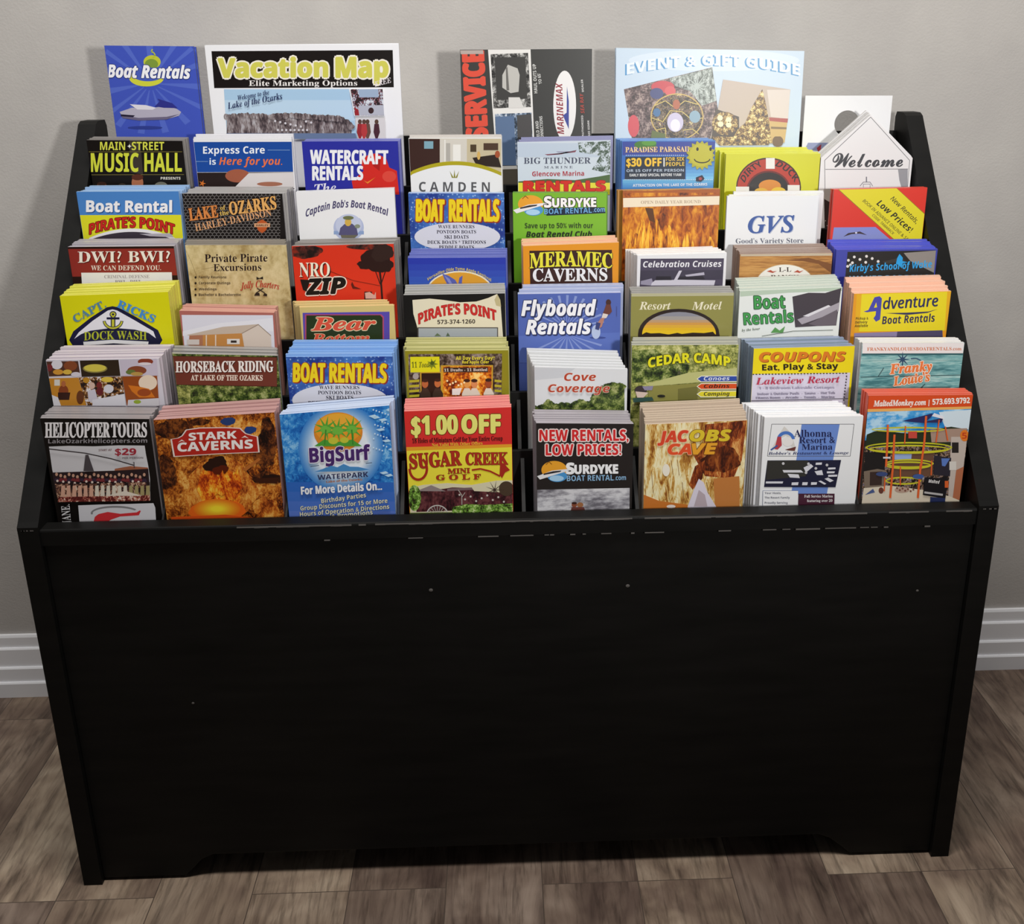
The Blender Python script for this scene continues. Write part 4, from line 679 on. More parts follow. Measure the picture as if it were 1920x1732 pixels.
def art(a):
    a.p([(1285, 1035), (2204, 1000), (2204, 1032), (1720, 1050), (1285, 1085)], 'bccdb8'); a.p([(1755, 1085), (1900, 1050), (2050, 1052), (2195, 1008), (2150, 1345), (1980, 1350), (1780, 1362)], '453d44'); a.p([(1800, 1290), (2000, 1215), (2180, 1135), (2172, 1215), (1840, 1335)], 'aaa2aa'); a.p([(1850, 1260), (2080, 1160), (2100, 1172), (1900, 1265)], 'e2dee2'); a.p([(1900, 1330), (2160, 1200), (2150, 1342), (1980, 1350)], '6a6068')
    a.t('Boat', 1412, 1196, 1690, 1186, 116, '44a050', 'b', o='1e4c2a', ow=.04); a.t('Rentals', 1320, 1338, 1766, 1312, 112, '44a050', 'b', o='1e4c2a', ow=.04)
    a.t('by the hour', 1300, 1400, 1465, 1382, 24, '5c6a58', 'i'); a.p([(1560, 1410), (1600, 1360), (1640, 1390), (1690, 1350), (1670, 1410)], '5a9a50'); a.l([(1480, 1440), (1760, 1395), (2120, 1385)], 5, '3a4a38')
S(3, '9', (1283, 1035), (2206, 1000), (1242, 924), 7, 'eaede9', 'c4ccc1', 'leaflet', 'white leaflet with green lettering beside a grey boat photo', 'copy of the white and green boat leaflet standing behind the front one', 'white and green boat leaflets', art)
def art(a):
    a.p([(745, 1062), (1600, 1036), (1575, 1390), (725, 1402)], 'eab01c'); a.p([(790, 1062), (1560, 1040), (1535, 1390), (765, 1398)], 'edd922')
    a.p([(806, 1218), (850, 1205), (905, 1090), (950, 1080), (972, 1100), (955, 1290), (918, 1310), (895, 1280), (915, 1250), (918, 1215), (870, 1220), (840, 1225)], '4848ac'); a.p([(900, 1185), (920, 1135), (928, 1180)], 'edd922')
    a.t('dventure', 985, 1196, 1480, 1168, 104, '2f2f5a', 'l', bold=.025); a.p([(1000, 1232), (1200, 1248), (1380, 1230), (1475, 1195), (1390, 1218), (1200, 1228)], '2f2f5a'); a.t('Boat Rentals', 972, 1332, 1450, 1308, 74, '2a2450', 'o')
    for w, x0, x1, y in (('Pickup &', 735, 850, 1292), ('Delivery', 730, 842, 1326), ('Available', 725, 846, 1358)): a.t(w, x0, y, x1, y-3, 24, '5a4418', 'o')
    a.p([(722, 1412), (1515, 1386), (1525, 1600), (710, 1600)], '8e84ac'); a.p([(1110, 1398), (1515, 1386), (1525, 1600), (1080, 1600)], '4c4568')
S(3, 'A', (722, 1058), (1624, 1034), (660, 915), 8, 'e99c1e', 'e9bba2', 'leaflet', 'yellow and orange leaflet with a big blue initial, right end of its tier', 'copy of the yellow and orange leaflet standing behind the front one', 'yellow and orange initial leaflets', art)
# ---- second tier from the front
def art(a):
    a.p([(100, 250), (362, 246), (380, 362), (116, 372)], '54362a'); a.e(190, 275, 45, 38, 'e4e0e6'); a.e(300, 285, 55, 40, '8a4a2a'); a.e(200, 335, 42, 22, 'd89a3c'); a.e(275, 335, 36, 20, 'e0b84a'); a.e(345, 355, 40, 20, 'dcd4dc'); a.e(130, 300, 25, 30, '7a3030')
    a.p([(376, 242), (690, 236), (706, 366), (392, 374)], '33271a'); a.e(500, 306, 100, 36, '8f8448'); a.e(500, 302, 90, 30, 'dccb52')
    a.p([(702, 238), (1000, 226), (1012, 364), (716, 366)], 'cfc5d5'); a.e(840, 322, 78, 36, '8c4a2e'); a.e(790, 335, 40, 20, '6a7a3c'); a.e(840, 350, 50, 16, 'c09a50'); a.e(910, 250, 62, 26, '8f402c'); a.e(905, 268, 55, 12, 'e8dce0')
    a.p([(116, 386), (366, 380), (430, 605), (156, 608)], 'c9892e'); a.r(170, 395, 215, 445, 'dcd8d0'); a.e(245, 490, 40, 50, '8a4424'); a.e(245, 430, 18, 24, 'b56a40'); a.p([(200, 500), (300, 500), (290, 560), (200, 560)], '3a2018'); a.e(380, 540, 30, 55, '6a3a1c'); a.p([(150, 520), (200, 540), (225, 608), (160, 608)], 'e4e2e8')
    a.p([(368, 378), (720, 370), (752, 605), (432, 606)], 'dining'); a.e(600, 395, 50, 22, 'e2c24a'); a.e(430, 400, 26, 24, 'c08a28'); a.e(475, 445, 26, 28, 'd8b8a8'); a.p([(440, 490), (500, 470), (525, 560), (450, 575)], 'd0cad6'); a.e(535, 440, 22, 26, '7a2a28'); a.e(540, 490, 28, 34, '6a2428'); a.e(612, 470, 40, 35, 'dfdce4'); a.p([(480, 560), (740, 510), (752, 605), (480, 606)], 'e2e0e8')
    a.p([(722, 370), (1005, 364), (1022, 606), (760, 606)], '9a4c1a'); a.e(930, 420, 75, 62, 'f0dcc4'); a.p([(770, 440), (850, 450), (940, 470), (990, 540), (860, 540), (800, 490)], 'd8781f'); a.e(900, 500, 55, 30, 'a04a1c'); a.p([(770, 560), (1020, 545), (1022, 606), (765, 606)], 'd9d5da'); a.e(845, 575, 30, 16, '9ab03a')
S(2, 'B', (92, 238), (1018, 224), (226, 130), 8, 'd9d4de', 'c9bfc6', 'leaflet', 'leaflet covered in food and diner photos at the left end of its tier', 'copy of the food photo leaflet standing behind the front one', 'food photo leaflets', art)
def art(a):
    a.p([(-330, 204), (516, 214), (518, 455), (-320, 440)], '4a2012'); a.p([(-328, 208), (514, 218), (516, 450), (-318, 436)], '71372a')
    a.t('HORSEBACK RIDING', -305, 336, 486, 332, 88, 'f5efe8', 's', sc='3a140c', sd=(5, 5), bold=.02); a.t('AT LAKE OF THE OZARKS', -182, 402, 400, 404, 44, 'ecdccb', 's', bold=.02); a.p([(-300, 450), (-190, 452), (-180, 640), (-290, 640)], 'foliage_light')
S(2, 'C', (-333, 186), (520, 203), (-322, 128), 6, 'foliage', '93908d', 'leaflet', 'woodland leaflet with a brown riding sign in white western lettering', 'copy of the brown riding sign leaflet standing behind the front one', 'brown riding sign leaflets', art)
def art(a):
    a.r(588, 214, 1452, 240, 'drops')
    dropcard(a, (('BOAT', 650, 905, 414, 416), ('RENTALS', 946, 1404, 416, 420)), 152, (1030, 562, 390, 132), (('WAVE RUNNERS', 860, 1186, 474), ('PONTOON BOATS', 850, 1200, 516), ('SKI BOATS', 916, 1136, 556), ('DECK BOATS * TRITOONS', 770, 1300, 598)), 0)
S(2, 'C', (588, 212), (1455, 208), (655, 80), 9, 'drops', '7fa6da', 'leaflet', 'water drop rentals leaflet with a white oval, second tier from the front', 'copy of the lower water drop leaflet standing behind the front one', 'lower water drop leaflets', art)
def art(a):
    a.p([(285, 190), (1045, 186), (1040, 720), (292, 720)], 'stones'); a.p([(300, 212), (536, 210), (540, 335), (302, 338)], 'e2e01e'); a.t('11 Toads', 312, 300, 470, 296, 48, '45551c', 'i'); a.star(480, 270, 48, 20, 7, '7a8a24'); a.e(478, 262, 16, 16, '4a5c1a')
    a.t('All Day Every Day!!', 670, 236, 985, 234, 30, 'eee640', 'b'); a.t('Red Apple Cider', 722, 266, 940, 264, 25, 'eee640', 'b')
    a.p([(380, 336), (548, 334), (548, 280), (972, 278), (966, 720), (388, 720)], 'c9a230'); a.p([(390, 344), (546, 342), (552, 720), (394, 720)], '2a190f'); a.p([(566, 290), (960, 288), (956, 720), (566, 720)], 'fire'); a.p([(570, 298), (932, 298), (932, 336), (570, 338)], '3a2a20'); a.t('11 Drafts - 11 Bottled', 575, 330, 925, 326, 24, 'ece4d8', 's')
    for x, y, c in ((420, 430, 'b8683a'), (522, 425, 'c0703c'), (760, 430, 'e0a050'), (820, 430, 'd8905a'), (935, 425, '9a4a24')): a.e(x, y, 26, 34, c); a.e(x, y-26, 26, 14, '3a2014'); a.p([(x-40, 510), (x-20, 465), (x+20, 465), (x+45, 510), (x+45, 560), (x-40, 560)], '3f3026' if x < 700 else 'e4dccb')
    a.dots([(600+23*i, 405+(i*29) % 40) for i in range(7)], 9, 'f8e8b0'); a.p([(640, 470), (720, 462), (700, 520), (640, 520)], 'f0ece6')
    for y in (400, 440, 480, 520): a.p([(292, y), (375, y-6), (372, y+14), (292, y+20)], 'b8b02c'); a.p([(985, y-6), (1040, y), (1040, y+18), (985, y+14)], 'b8b02c')
    a.e(345, 368, 24, 26, 'a8a4a0')
S(2, 'D', (257, 164), (1095, 158), (260, 63), 7, '918b1e', 'b7b478', 'leaflet', 'olive bordered restaurant leaflet with a small yellow sign and warm group photo', 'copy of the olive bordered restaurant leaflet standing behind the front one', 'olive bordered restaurant leaflets', art)
def art(a):
    a.p([(270, 300), (600, 305), (500, 380), (268, 400)], 'd0d3d8'); a.t('Cove', 510, 406, 768, 406, 64, 'b8432c', 'o', o='f0d6c8', ow=.03); a.trees([(268, 622), (345, 606), (385, 565), (430, 606), (500, 590), (560, 598), (640, 568), (720, 590), (760, 520), (810, 455), (900, 425), (1000, 445)], 760, 'foliage', 26); a.t('Coverage', 380, 496, 880, 498, 64, 'b8432c', 'o', o='f0d6c8', ow=.03)
S(2, 'E', (268, 293), (1025, 313), (208, 148), 7, 'e0e2e5', 'd3d4d5', 'leaflet', 'white sky leaflet with red italic lettering over a line of trees', 'copy of the white sky and trees leaflet standing behind the front one', 'white sky and trees leaflets', art)
def art(a):
    a.p([(110, 160), (300, 150), (420, 250), (560, 330), (240, 420), (110, 420)], 'foliage'); a.trees([(130, 330), (260, 250), (420, 230), (560, 290)], 400, 'foliage', 40); a.trees([(640, 260), (760, 240), (900, 200), (965, 170)], 320, 'foliage_light', 36, 4); a.p([(240, 425), (560, 340), (960, 300), (960, 390), (245, 450)], 'babb7c'); a.p([(240, 450), (640, 425), (960, 395), (958, 720), (240, 720)], '8a8644'); a.p([(480, 470), (640, 450), (640, 720), (480, 720)], '6f6c34')
    a.t('CEDAR CAMP', 240, 300, 905, 290, 78, 'e4de1e', 'b', arc=38, o='3c3c12', ow=.035, bold=.03); a.star(490, 338, 26, 8, 5, '4c4c3c')
    for y, c, w, tc in ((389, '2d4aa4', 'Canoes', 'd3d8ea'), (450, 'd64e1c', 'Cabins', '3a1a10'), (512, 'e6d832', 'Camping', '2a2a1a')): a.p([(632, y), (668, y-26), (957, y-28), (957, y+24), (664, y+26)], 'ecebd8'); a.p([(640, y), (670, y-20), (957, y-22), (957, y+18), (668, y+20)], c); a.t(w, 690, y+13, 900, y+11, 32, tc, 'o')
    a.e(180, 480, 50, 36, '3a3034'); a.p([(135, 490), (240, 500), (200, 540), (150, 540)], 'd6c0b4'); a.p([(190, 450), (280, 445), (270, 480), (210, 480)], '8a84a0'); a.p([(115, 545), (270, 535), (285, 565), (120, 580)], '2e4e48'); a.e(345, 528, 32, 12, '1c1c18')
S(2, 'F', (107, 118), (975, 113), (122, 60), 5, 'foliage_light', 'aaaa9e', 'leaflet', 'green riverside camp leaflet with yellow arched lettering and three ribbons', 'copy of the green riverside camp leaflet standing behind the front one', 'green riverside camp leaflets', art)
def art(a):
    a.p([(1082, 352), (1880, 340), (1850, 720), (1055, 720)], 'd6d0e2'); a.t('COUPONS', 1142, 250, 1842, 244, 74, 'd97a1e', 'o', sc='8c3a14', sd=(5, 5), bold=.05); a.t('Eat, Play & Stay', 1166, 322, 1782, 308, 50, '2a2008', 'b', bold=.03)
    V = [(1085+26*i, 354-.35*i) for i in range(30)]
    for x, y in V: a.r(x, y-4, x+15, y+4, '2a2420')
    for i in range(9): a.r(1074-2*i, 372+24*i, 1082-2*i, 386+24*i, '3a3438'); a.r(1846-3*i, 362+24*i, 1854-3*i, 376+24*i, '3a3438')
    a.t('Lakeview Resort', 1112, 436, 1795, 418, 58, 'b82c4a', 'i'); a.t('1 - 8 Bedroom Lakeside Cottages', 1140, 474, 1750, 468, 22, '9a93aa'); a.t('Indoor & Outdoor Pools  -  Sauna  -  Hot Tub', 1125, 522, 1755, 512, 22, '8a839a'); a.t('Fitness Room  -  Arcade  -  Tennis  -  Marina', 1115, 552, 1750, 544, 20, '8a839a'); a.l([(1060, 566), (1860, 548)], 6, '4a4650')
S(2, 'F', (1098, 145), (1918, 123), (1002, 72), 6, 'ebd611', '8794b0', 'leaflet', 'yellow coupon leaflet over a pale lavender resort panel with dashed edges', 'grey blue topped leaflet standing behind the yellow and lavender coupon leaflet', 'yellow and lavender coupon leaflets', art, backbg='8a9aa8')
def art(a):
    a.p([(692, 98), (1529, 98), (1520, 186), (690, 188)], 'f0ebea'); a.p([(690, 184), (1520, 182), (1520, 196), (690, 198)], '2f5e64'); a.t('FRANKYANDLOUIESBOATRENTALS.com', 730, 162, 1495, 158, 27, 'd3743e', 's'); a.l([(676, 376), (1510, 358)], 6, '35565a'); a.l([(820, 370), (865, 300)], 7, '3c5c60'); a.l([(690, 240), (1515, 236)], 5, '86b8b8'); a.l([(1160, 470), (1200, 430)], 7, '3c5c60')
    a.star(1018, 232, 66, 16, 8, '2c4c6c'); a.l([(1022, 240), (1012, 290)], 9, '2c4c6c'); a.l([(1085, 226), (1130, 224), (1166, 240)], 8, '2c4c6c')
    a.t('Franky', 915, 350, 1258, 322, 80, 'ee7e3e', 'i', o='f3e8da', ow=.05, bold=.03); a.t("Louie's", 945, 446, 1242, 404, 76, 'ee7e3e', 'i', o='f3e8da', ow=.05, bold=.03); a.l([(1035, 372), (1150, 362)], 5, 'ee7e3e')
S(2, 'G', (692, 98), (1529, 97), (658, 61), 5, 'tealplank', 'dfdddc', 'leaflet', 'teal plank leaflet with orange script and a palm, right end of its tier', 'copy of the teal plank leaflet standing behind the front one', 'teal plank leaflets', art, depth=.018)
# ---- front tier
def art(a):
    a.t('HELICOPTER', 106, 866, 632, 864, 122, 'eeeaec', 's', bold=.02); a.t('TOURS', 645, 863, 932, 861, 118, 'eeeaec', 's', bold=.02); a.t('LakeOzarkHelicopters.com', 132, 914, 936, 908, 36, '938e92')
    a.p([(138, 940), (300, 934), (500, 938), (700, 930), (915, 932), (925, 1000), (945, 1100), (958, 1200), (962, 1375), (800, 1368), (600, 1380), (400, 1376), (215, 1386), (195, 1260), (165, 1130)], 'd4d2d6')
    a.p([(672, 1120), (800, 1098), (942, 1110), (946, 1150), (670, 1150)], 'a8664a'); a.p([(165, 1150), (680, 1135), (945, 1120), (960, 1300), (190, 1320)], '2c1f22')
    for i in range(22):
        x = 200+34*i; y = 1165+(i % 3)*10; a.e(x, y, 11, 14, 'c89a82'); a.p([(x-22, 1215+(i % 2)*8), (x-8, 1195), (x+14, 1195), (x+24, 1225)], '7a3034' if i % 3 else '3a2a3c')
    a.dots([(210+47*i, 1215+(i*31) % 25) for i in range(15)], 10, 'e2cfc4'); a.p([(190, 1240), (960, 1225), (962, 1375), (215, 1386)], 'crowd')
    for i in range(16): x = 255+46*i; a.p([(x-13, 1255), (x+13, 1250), (x+18, 1350), (x-18, 1352)], 'd9a890' if i < 6 else ('e0d6c4' if i < 12 else 'a89a6a'))
    a.p([(220, 1345), (962, 1330), (962, 1375), (215, 1386)], 'crowdred'); a.p([(610, 1335), (760, 1295), (900, 1335)], 'e8dccc')
    a.l([(142, 955), (440, 990), (650, 1035), (832, 1088)], 9, '3a3436'); a.p([(440, 1002), (462, 1002), (508, 1135), (424, 1135)], '4c464a'); a.l([(832, 1060), (836, 1110)], 6, '4a4448')
    a.t('START AT', 546, 974, 655, 972, 18, '8c7074', 'o'); a.t('$29', 680, 1004, 850, 1004, 54, 'a32c3a', 'b', bold=.02); a.t('PER PERSON', 740, 1036, 908, 1034, 15, '8c8488')
    a.p([(380, 1412), (560, 1405), (800, 1400), (990, 1394), (1005, 1430), (1015, 1600), (395, 1600)], 'dedce1'); a.ring(680, 1475, 190, 52, 16, '8a888a', 170, 330); a.p([(505, 1545), (515, 1505), (545, 1482), (620, 1465), (720, 1480), (855, 1468), (880, 1452), (888, 1458), (872, 1492), (720, 1502), (640, 1530), (620, 1548)], 'd9363c')
    a.t('JANE.', 322, 1560, 310, 1402, 70, 'e6e4e6', 's')
S(1, 'B', (65, 710), (950, 716), (150, 627), 7, '15110f', '938e90', 'leaflet', 'black helicopter tours leaflet with a crowd photo, at the left end of the front tier', 'copy of the black helicopter leaflet standing behind the front one', 'black helicopter leaflets', art)
def art(a):
    a.blob(60, 1290, 300, 250, 'starkmid', 1, .3); a.blob(50, 1300, 190, 210, 'starkfire', 2, .35); a.blob(-340, 800, 130, 90, 'starkdark', 3, .5); a.blob(-120, 740, 90, 30, 'starkdark', 13, .5); a.blob(430, 1450, 110, 90, 'starkmid', 14, .4); a.blob(120, 735, 60, 32, '2a3f74', 4); a.blob(300, 805, 52, 28, '24407e', 5); a.blob(440, 1195, 120, 50, 'starkdark', 6, .5); a.blob(460, 1190, 70, 24, '24100a', 16, .4); a.blob(440, 860, 80, 130, 'starkdark', 9, .5); a.blob(20, 1085, 95, 60, '2a140c', 7, .5); a.blob(60, 1130, 60, 40, '5a1c08', 17, .5); a.blob(-380, 1150, 90, 120, 'starkdark', 8, .4); a.blob(420, 1010, 90, 100, 'starkdark', 12, .4); a.p([(240, 1120), (370, 1030), (385, 1045), (265, 1140)], 'b5682c'); a.p([(300, 1200), (520, 1190), (520, 1240), (380, 1235)], '3c1a0c')
    for x, y, w, h in ((-20, 1240, 50, 160), (70, 1220, 55, 150), (140, 1260, 45, 170), (190, 1200, 50, 150), (-60, 1330, 40, 130)): a.p([(x-w, y+h*.6), (x-w*.3, y-h*.3), (x+w*.1, y-h*.6), (x+w, y+h*.5), (x, y+h*.8)], 'starkfire')
    a.blob(30, 1460, 230, 90, 'e8661a', 2, .18); a.glow(30, 1445, 190, 82, 1.0, .25, 'e8741a', 'fbe034', 14); a.p([(-340, 1510), (100, 1490), (470, 1530), (540, 1600), (-330, 1600)], 'd8521a')
    for k, c in ((1.0, 'ecdcd4'), (.94, 'b6291f')):
        q = [(-347, 878), (-290, 868), (-257, 850), (-222, 800), (-110, 783), (110, 780), (222, 786), (240, 805), (268, 830), (320, 846), (365, 856), (378, 985), (30, 1000), (-322, 1022)]; a.p([(20+(x-20)*(k if k == 1 else .965), 900+(y-900)*k) for x, y in q], c)
    a.t('STARK', -196, 888, 190, 870, 60, 'f5ede9', 'b', bold=.03); a.t('CAVERNS', -286, 978, 322, 950, 70, 'f5ede9', 'b', bold=.03); a.p([(-285, 905), (-255, 880), (-228, 898), (-255, 892)], 'f0dcd4'); a.p([(228, 868), (258, 848), (290, 872), (258, 862)], 'f0dcd4')
S(1, 'C', (-487, 724), (494, 662), (-412, 618), 8, 'stark', 'b9918e', 'leaflet', 'glowing orange cavern photo leaflet with a red sign, front tier', 'copy of the glowing cavern leaflet standing behind the front one', 'glowing cavern leaflets', art)
def art(a):
    a.g(540, 1230, 1490, 1620, '2f68c0', '6a7fd0', 5)
    a.glow(1035, 950, 300, 310, 1.15, .74, '3f86d2', 'eaf2fa', 16)
    for x0, y0 in ((1280, 700), (1320, 800), (1370, 890), (1400, 640), (1340, 720), (1260, 690), (1420, 960), (1350, 1150), (1390, 1170)): a.p([(x0, y0), (x0+50, y0-12), (x0+75, y0+4), (x0+30, y0+14)], 'bfe0f6')
    a.dots([(1300+(i*71) % 130, 640+(i*97) % 380) for i in range(26)], 7, 'd0e8f8', 6)
    a.e(1015, 820, 198, 160, 'e08a28'); a.e(1015, 790, 190, 125, 'ec9c2c'); a.e(1015, 750, 150, 80, 'f0b03a')
    for cx, cy, R in ((915, 790, 105), (1125, 790, 105), (1010, 800, 100)): a.star(cx, cy, R, 30, 9, '58a83a'); a.e(cx, cy+10, 45, 32, '74bc44')
    a.p([(820, 935), (900, 880), (1015, 900), (1130, 880), (1210, 935)], '4fa038'); a.e(975, 890, 40, 28, 'c8c83c'); a.e(1065, 885, 35, 24, 'c8c83c'); a.l([(915, 800), (905, 920)], 10, '3f8a30'); a.l([(1125, 800), (1135, 920)], 10, '3f8a30')
    a.t('BigSurf', 786, 1066, 1275, 1042, 122, '4a2a6c', 'b', o='ece8f4', ow=.035, bold=.03)
    a.p([(825, 1142), (900, 1115), (960, 1092), (1010, 1105), (1060, 1078), (1110, 1100), (1180, 1102), (1272, 1124), (1200, 1134), (1000, 1140)], '4a8eca'); a.l([(790, 1100), (830, 1095), (860, 1090)], 6, '5a6a80'); a.l([(1240, 1075), (1290, 1068)], 6, '5a6a80')
    a.t('WATERPARK', 850, 1208, 1260, 1182, 40, '30345a', 'b'); a.t('Lake of the Ozarks', 920, 1232, 1210, 1212, 20, 'c07a4a', 'b')
    a.t('For More Details On...', 716, 1326, 1370, 1286, 66, 'f4f6fa', 'b', o='2a4a90', ow=.02, bold=.03)
    for w, x0, x1, y0, y1 in (('Birthday Parties', 880, 1242, 1396, 1346), ('Group Discounts for 15 or More', 710, 1416, 1456, 1392), ('Hours of Operation & Directions', 706, 1430, 1504, 1440), ('& Promotions', 965, 1296, 1520, 1486)): a.t(w, x0, y0, x1, y1, 38, 'ece8c6', 'b', sc='1f3a70', sd=(4, 4))
S(1, 'C', (537, 682), (1428, 606), (602, 608), 6, 'water', 'bccbe6', 'leaflet', 'bright blue water park leaflet with palms on an orange sun, front tier', 'copy of the bright blue water park leaflet standing behind the front one', 'bright blue water park leaflets', art)
def art(a):
    a.p([(268, 945), (1128, 920), (1135, 1640), (288, 1640)], 'e8a02c'); a.p([(270, 975), (1130, 945), (1135, 1640), (288, 1640)], 'eee040')
    a.t('$1.00', 312, 842, 684, 832, 148, 'ede97c', 'b', o='7a3a10', ow=.03, bold=.04); a.t('OFF', 722, 830, 1030, 826, 146, 'ede97c', 'b', o='7a3a10', ow=.03, bold=.05)
    a.t('18 Holes of Miniature Golf for Your Entire Group', 316, 912, 1050, 890, 40, '3a1010', 's', bold=.01); a.t('Not Valid With Other Offers', 476, 940, 886, 924, 26, 'eac83c', 's')
    a.t('SUGAR', 300, 1120, 716, 1088, 118, 'b0301e', 's', o='5a1a10', ow=.015, bold=.02); a.t('CREEK', 752, 1088, 1092, 1084, 98, 'b0301e', 's', o='5a1a10', ow=.015, bold=.02)
    a.ring(365, 1120, 70, 88, 20, 'a82c1c', -60, 180); a.p([(1030, 1070), (1060, 1075), (1110, 1130), (1070, 1150), (1045, 1195), (1025, 1170)], 'a82c1c'); a.l([(800, 1130), (870, 1120), (950, 1140), (1030, 1180)], 14, 'a82c1c')
    a.t('MINI', 606, 1160, 785, 1154, 40, 'b5341c', 's', o='5a1a10'); a.t('G O L F', 512, 1212, 872, 1204, 42, 'b5341c', 's', o='5a1a10')
    a.p([(295, 1275), (400, 1250), (600, 1235), (800, 1250), (1000, 1215), (1132, 1212), (1135, 1640), (300, 1640)], 'ddd6b4'); a.p([(355, 1295), (570, 1282), (640, 1270), (800, 1275), (820, 1300), (1132, 1315), (1132, 1440), (350, 1470)], 'barn'); a.p([(350, 1300), (470, 1252), (590, 1302)], '948684'); a.p([(600, 1280), (800, 1270), (810, 1290), (600, 1300)], '7a6466')
    a.p([(640, 1430), (760, 1405), (900, 1412), (1132, 1400), (1135, 1640), (640, 1640)], 'yard'); a.e(335, 1355, 52, 105, 'yard'); a.e(1080, 1280, 60, 60, '4a3a2c'); a.star(985, 1290, 80, 10, 9, '3c2c26'); a.dots([(700+45*i, 1330+(i*37) % 60) for i in range(9)], 9, 'c8c0b8', 6)
    a.ring(520, 1500, 88, 84, 9, 'c9c4be'); 
    for i in range(10): t = math.pi*i/10; a.l([(520-82*math.cos(t), 1500-78*math.sin(t)), (520+82*math.cos(t), 1500+78*math.sin(t))], 5, 'a8a29c')
    a.l([(720, 1410), (718, 1330), (690, 1290)], 6, 'b8b0a8'); a.l([(718, 1350), (745, 1310)], 5, 'b8b0a8'); a.p([(292, 1475), (640, 1470), (640, 1640), (295, 1640)], '5a6a34')
S(1, 'D', (250, 655), (1120, 620), (254, 562), 7, 'da322e', 'e28884', 'leaflet', 'red and yellow mini golf coupon leaflet, front tier', 'copy of the red and yellow mini golf leaflet standing behind the front one', 'red and yellow mini golf leaflets', art)
def art(a):
    a.t('NEW RENTALS,', 310, 894, 1032, 892, 90, 'd42c2e', 'b', o='f2e0dc', ow=.07, bold=.02); a.t('LOW PRICES!', 362, 1010, 972, 1006, 88, 'd42c2e', 'b', o='f2e0dc', ow=.07, bold=.02)
    logo(a, 430, 1130, .97, 1); a.t('S', 530, 1162, 592, 1160, 88, 'f6f6f8', 'b', bold=.05); a.t('URDYKE', 596, 1160, 946, 1156, 70, 'f6f6f8', 'b', bold=.05); a.t('BOAT RENTAL', 532, 1220, 912, 1214, 46, '8fbade', 'b'); a.t('.com', 920, 1212, 1012, 1210, 30, '8fbade', 'b')
    a.p([(290, 1290), (1042, 1275), (1038, 1640), (292, 1640)], 'clouds'); a.e(592, 1412, 22, 20, '8c4c34'); a.e(640, 1412, 26, 20, 'a06a44'); a.e(592, 1398, 22, 9, '3a201a'); a.p([(570, 1430), (670, 1430), (690, 1480), (560, 1480)], '6a3a34'); a.p([(715, 1420), (765, 1390), (740, 1425)], '77767c')
S(1, 'E', (283, 750), (1074, 756), (258, 650), 8, '25201f', 'a19ba1', 'leaflet', 'black rentals leaflet with red glowing lettering and a boat logo, front tier', 'copy of the black boat logo leaflet standing behind the front one', 'black boat logo leaflets', art)
def art(a):
    a.p([(700, 760), (1040, 725), (1000, 1050), (930, 1200), (700, 1180), (600, 1000), (690, 930)], 'jacobred'); a.blob(830, 1050, 150, 110, 'jacobdeep', 3, .35); a.p([(620, 1100), (700, 1050), (680, 1200), (600, 1290), (570, 1250)], 'jacobred'); a.p([(770, 1200), (980, 1180), (985, 1640), (790, 1640)], 'c07a3c')
    for x, y, h in ((450, 1110, 150), (500, 1110, 160), (230, 1250, 260), (290, 1230, 220), (420, 1290, 200), (540, 1300, 180), (740, 1290, 150)): a.p([(x-28, y-h*.5), (x+28, y-h*.5), (x+14, y+h*.3), (x, y+h*.5), (x-14, y+h*.3)], 'jacob'); a.l([(x-24, y-h*.4), (x-8, y+h*.4)], 4, '8a5a24')
    a.e(385, 1130, 30, 50, 'efe8d8'); a.p([(560, 1425), (610, 1290), (650, 1200), (690, 1230), (720, 1310), (790, 1425), (790, 1640), (560, 1640)], 'dcd4e2'); a.p([(610, 1425), (650, 1290), (700, 1330), (720, 1425)], 'b8a8b0'); a.p([(172, 1330), (330, 1380), (560, 1410), (560, 1640), (172, 1640)], 'c8742c'); a.e(425, 1425, 36, 14, 'e8dcd4')
    a.t('JAC', 318, 904, 566, 896, 88, 'da452a', 'o', o='f0c8a0', ow=.03, bold=.05); a.t('OBS', 578, 894, 912, 890, 88, 'dcc02e', 'o', o='7a4a14', ow=.03, bold=.05); a.t('CA', 400, 1002, 588, 1000, 84, 'e2522a', 'o', o='f0c8a0', ow=.03, bold=.05); a.t('VE', 596, 1000, 800, 996, 84, 'e6a22c', 'o', o='7a4a14', ow=.03, bold=.05)
S(1, 'F', (216, 762), (1045, 726), (176, 592), 9, 'jacob', 'bdab98', 'leaflet', 'cream and brown cave photo leaflet with red and yellow lettering, front tier', 'copy of the cream and brown cave leaflet standing behind the front one', 'cream and brown cave leaflets', art)
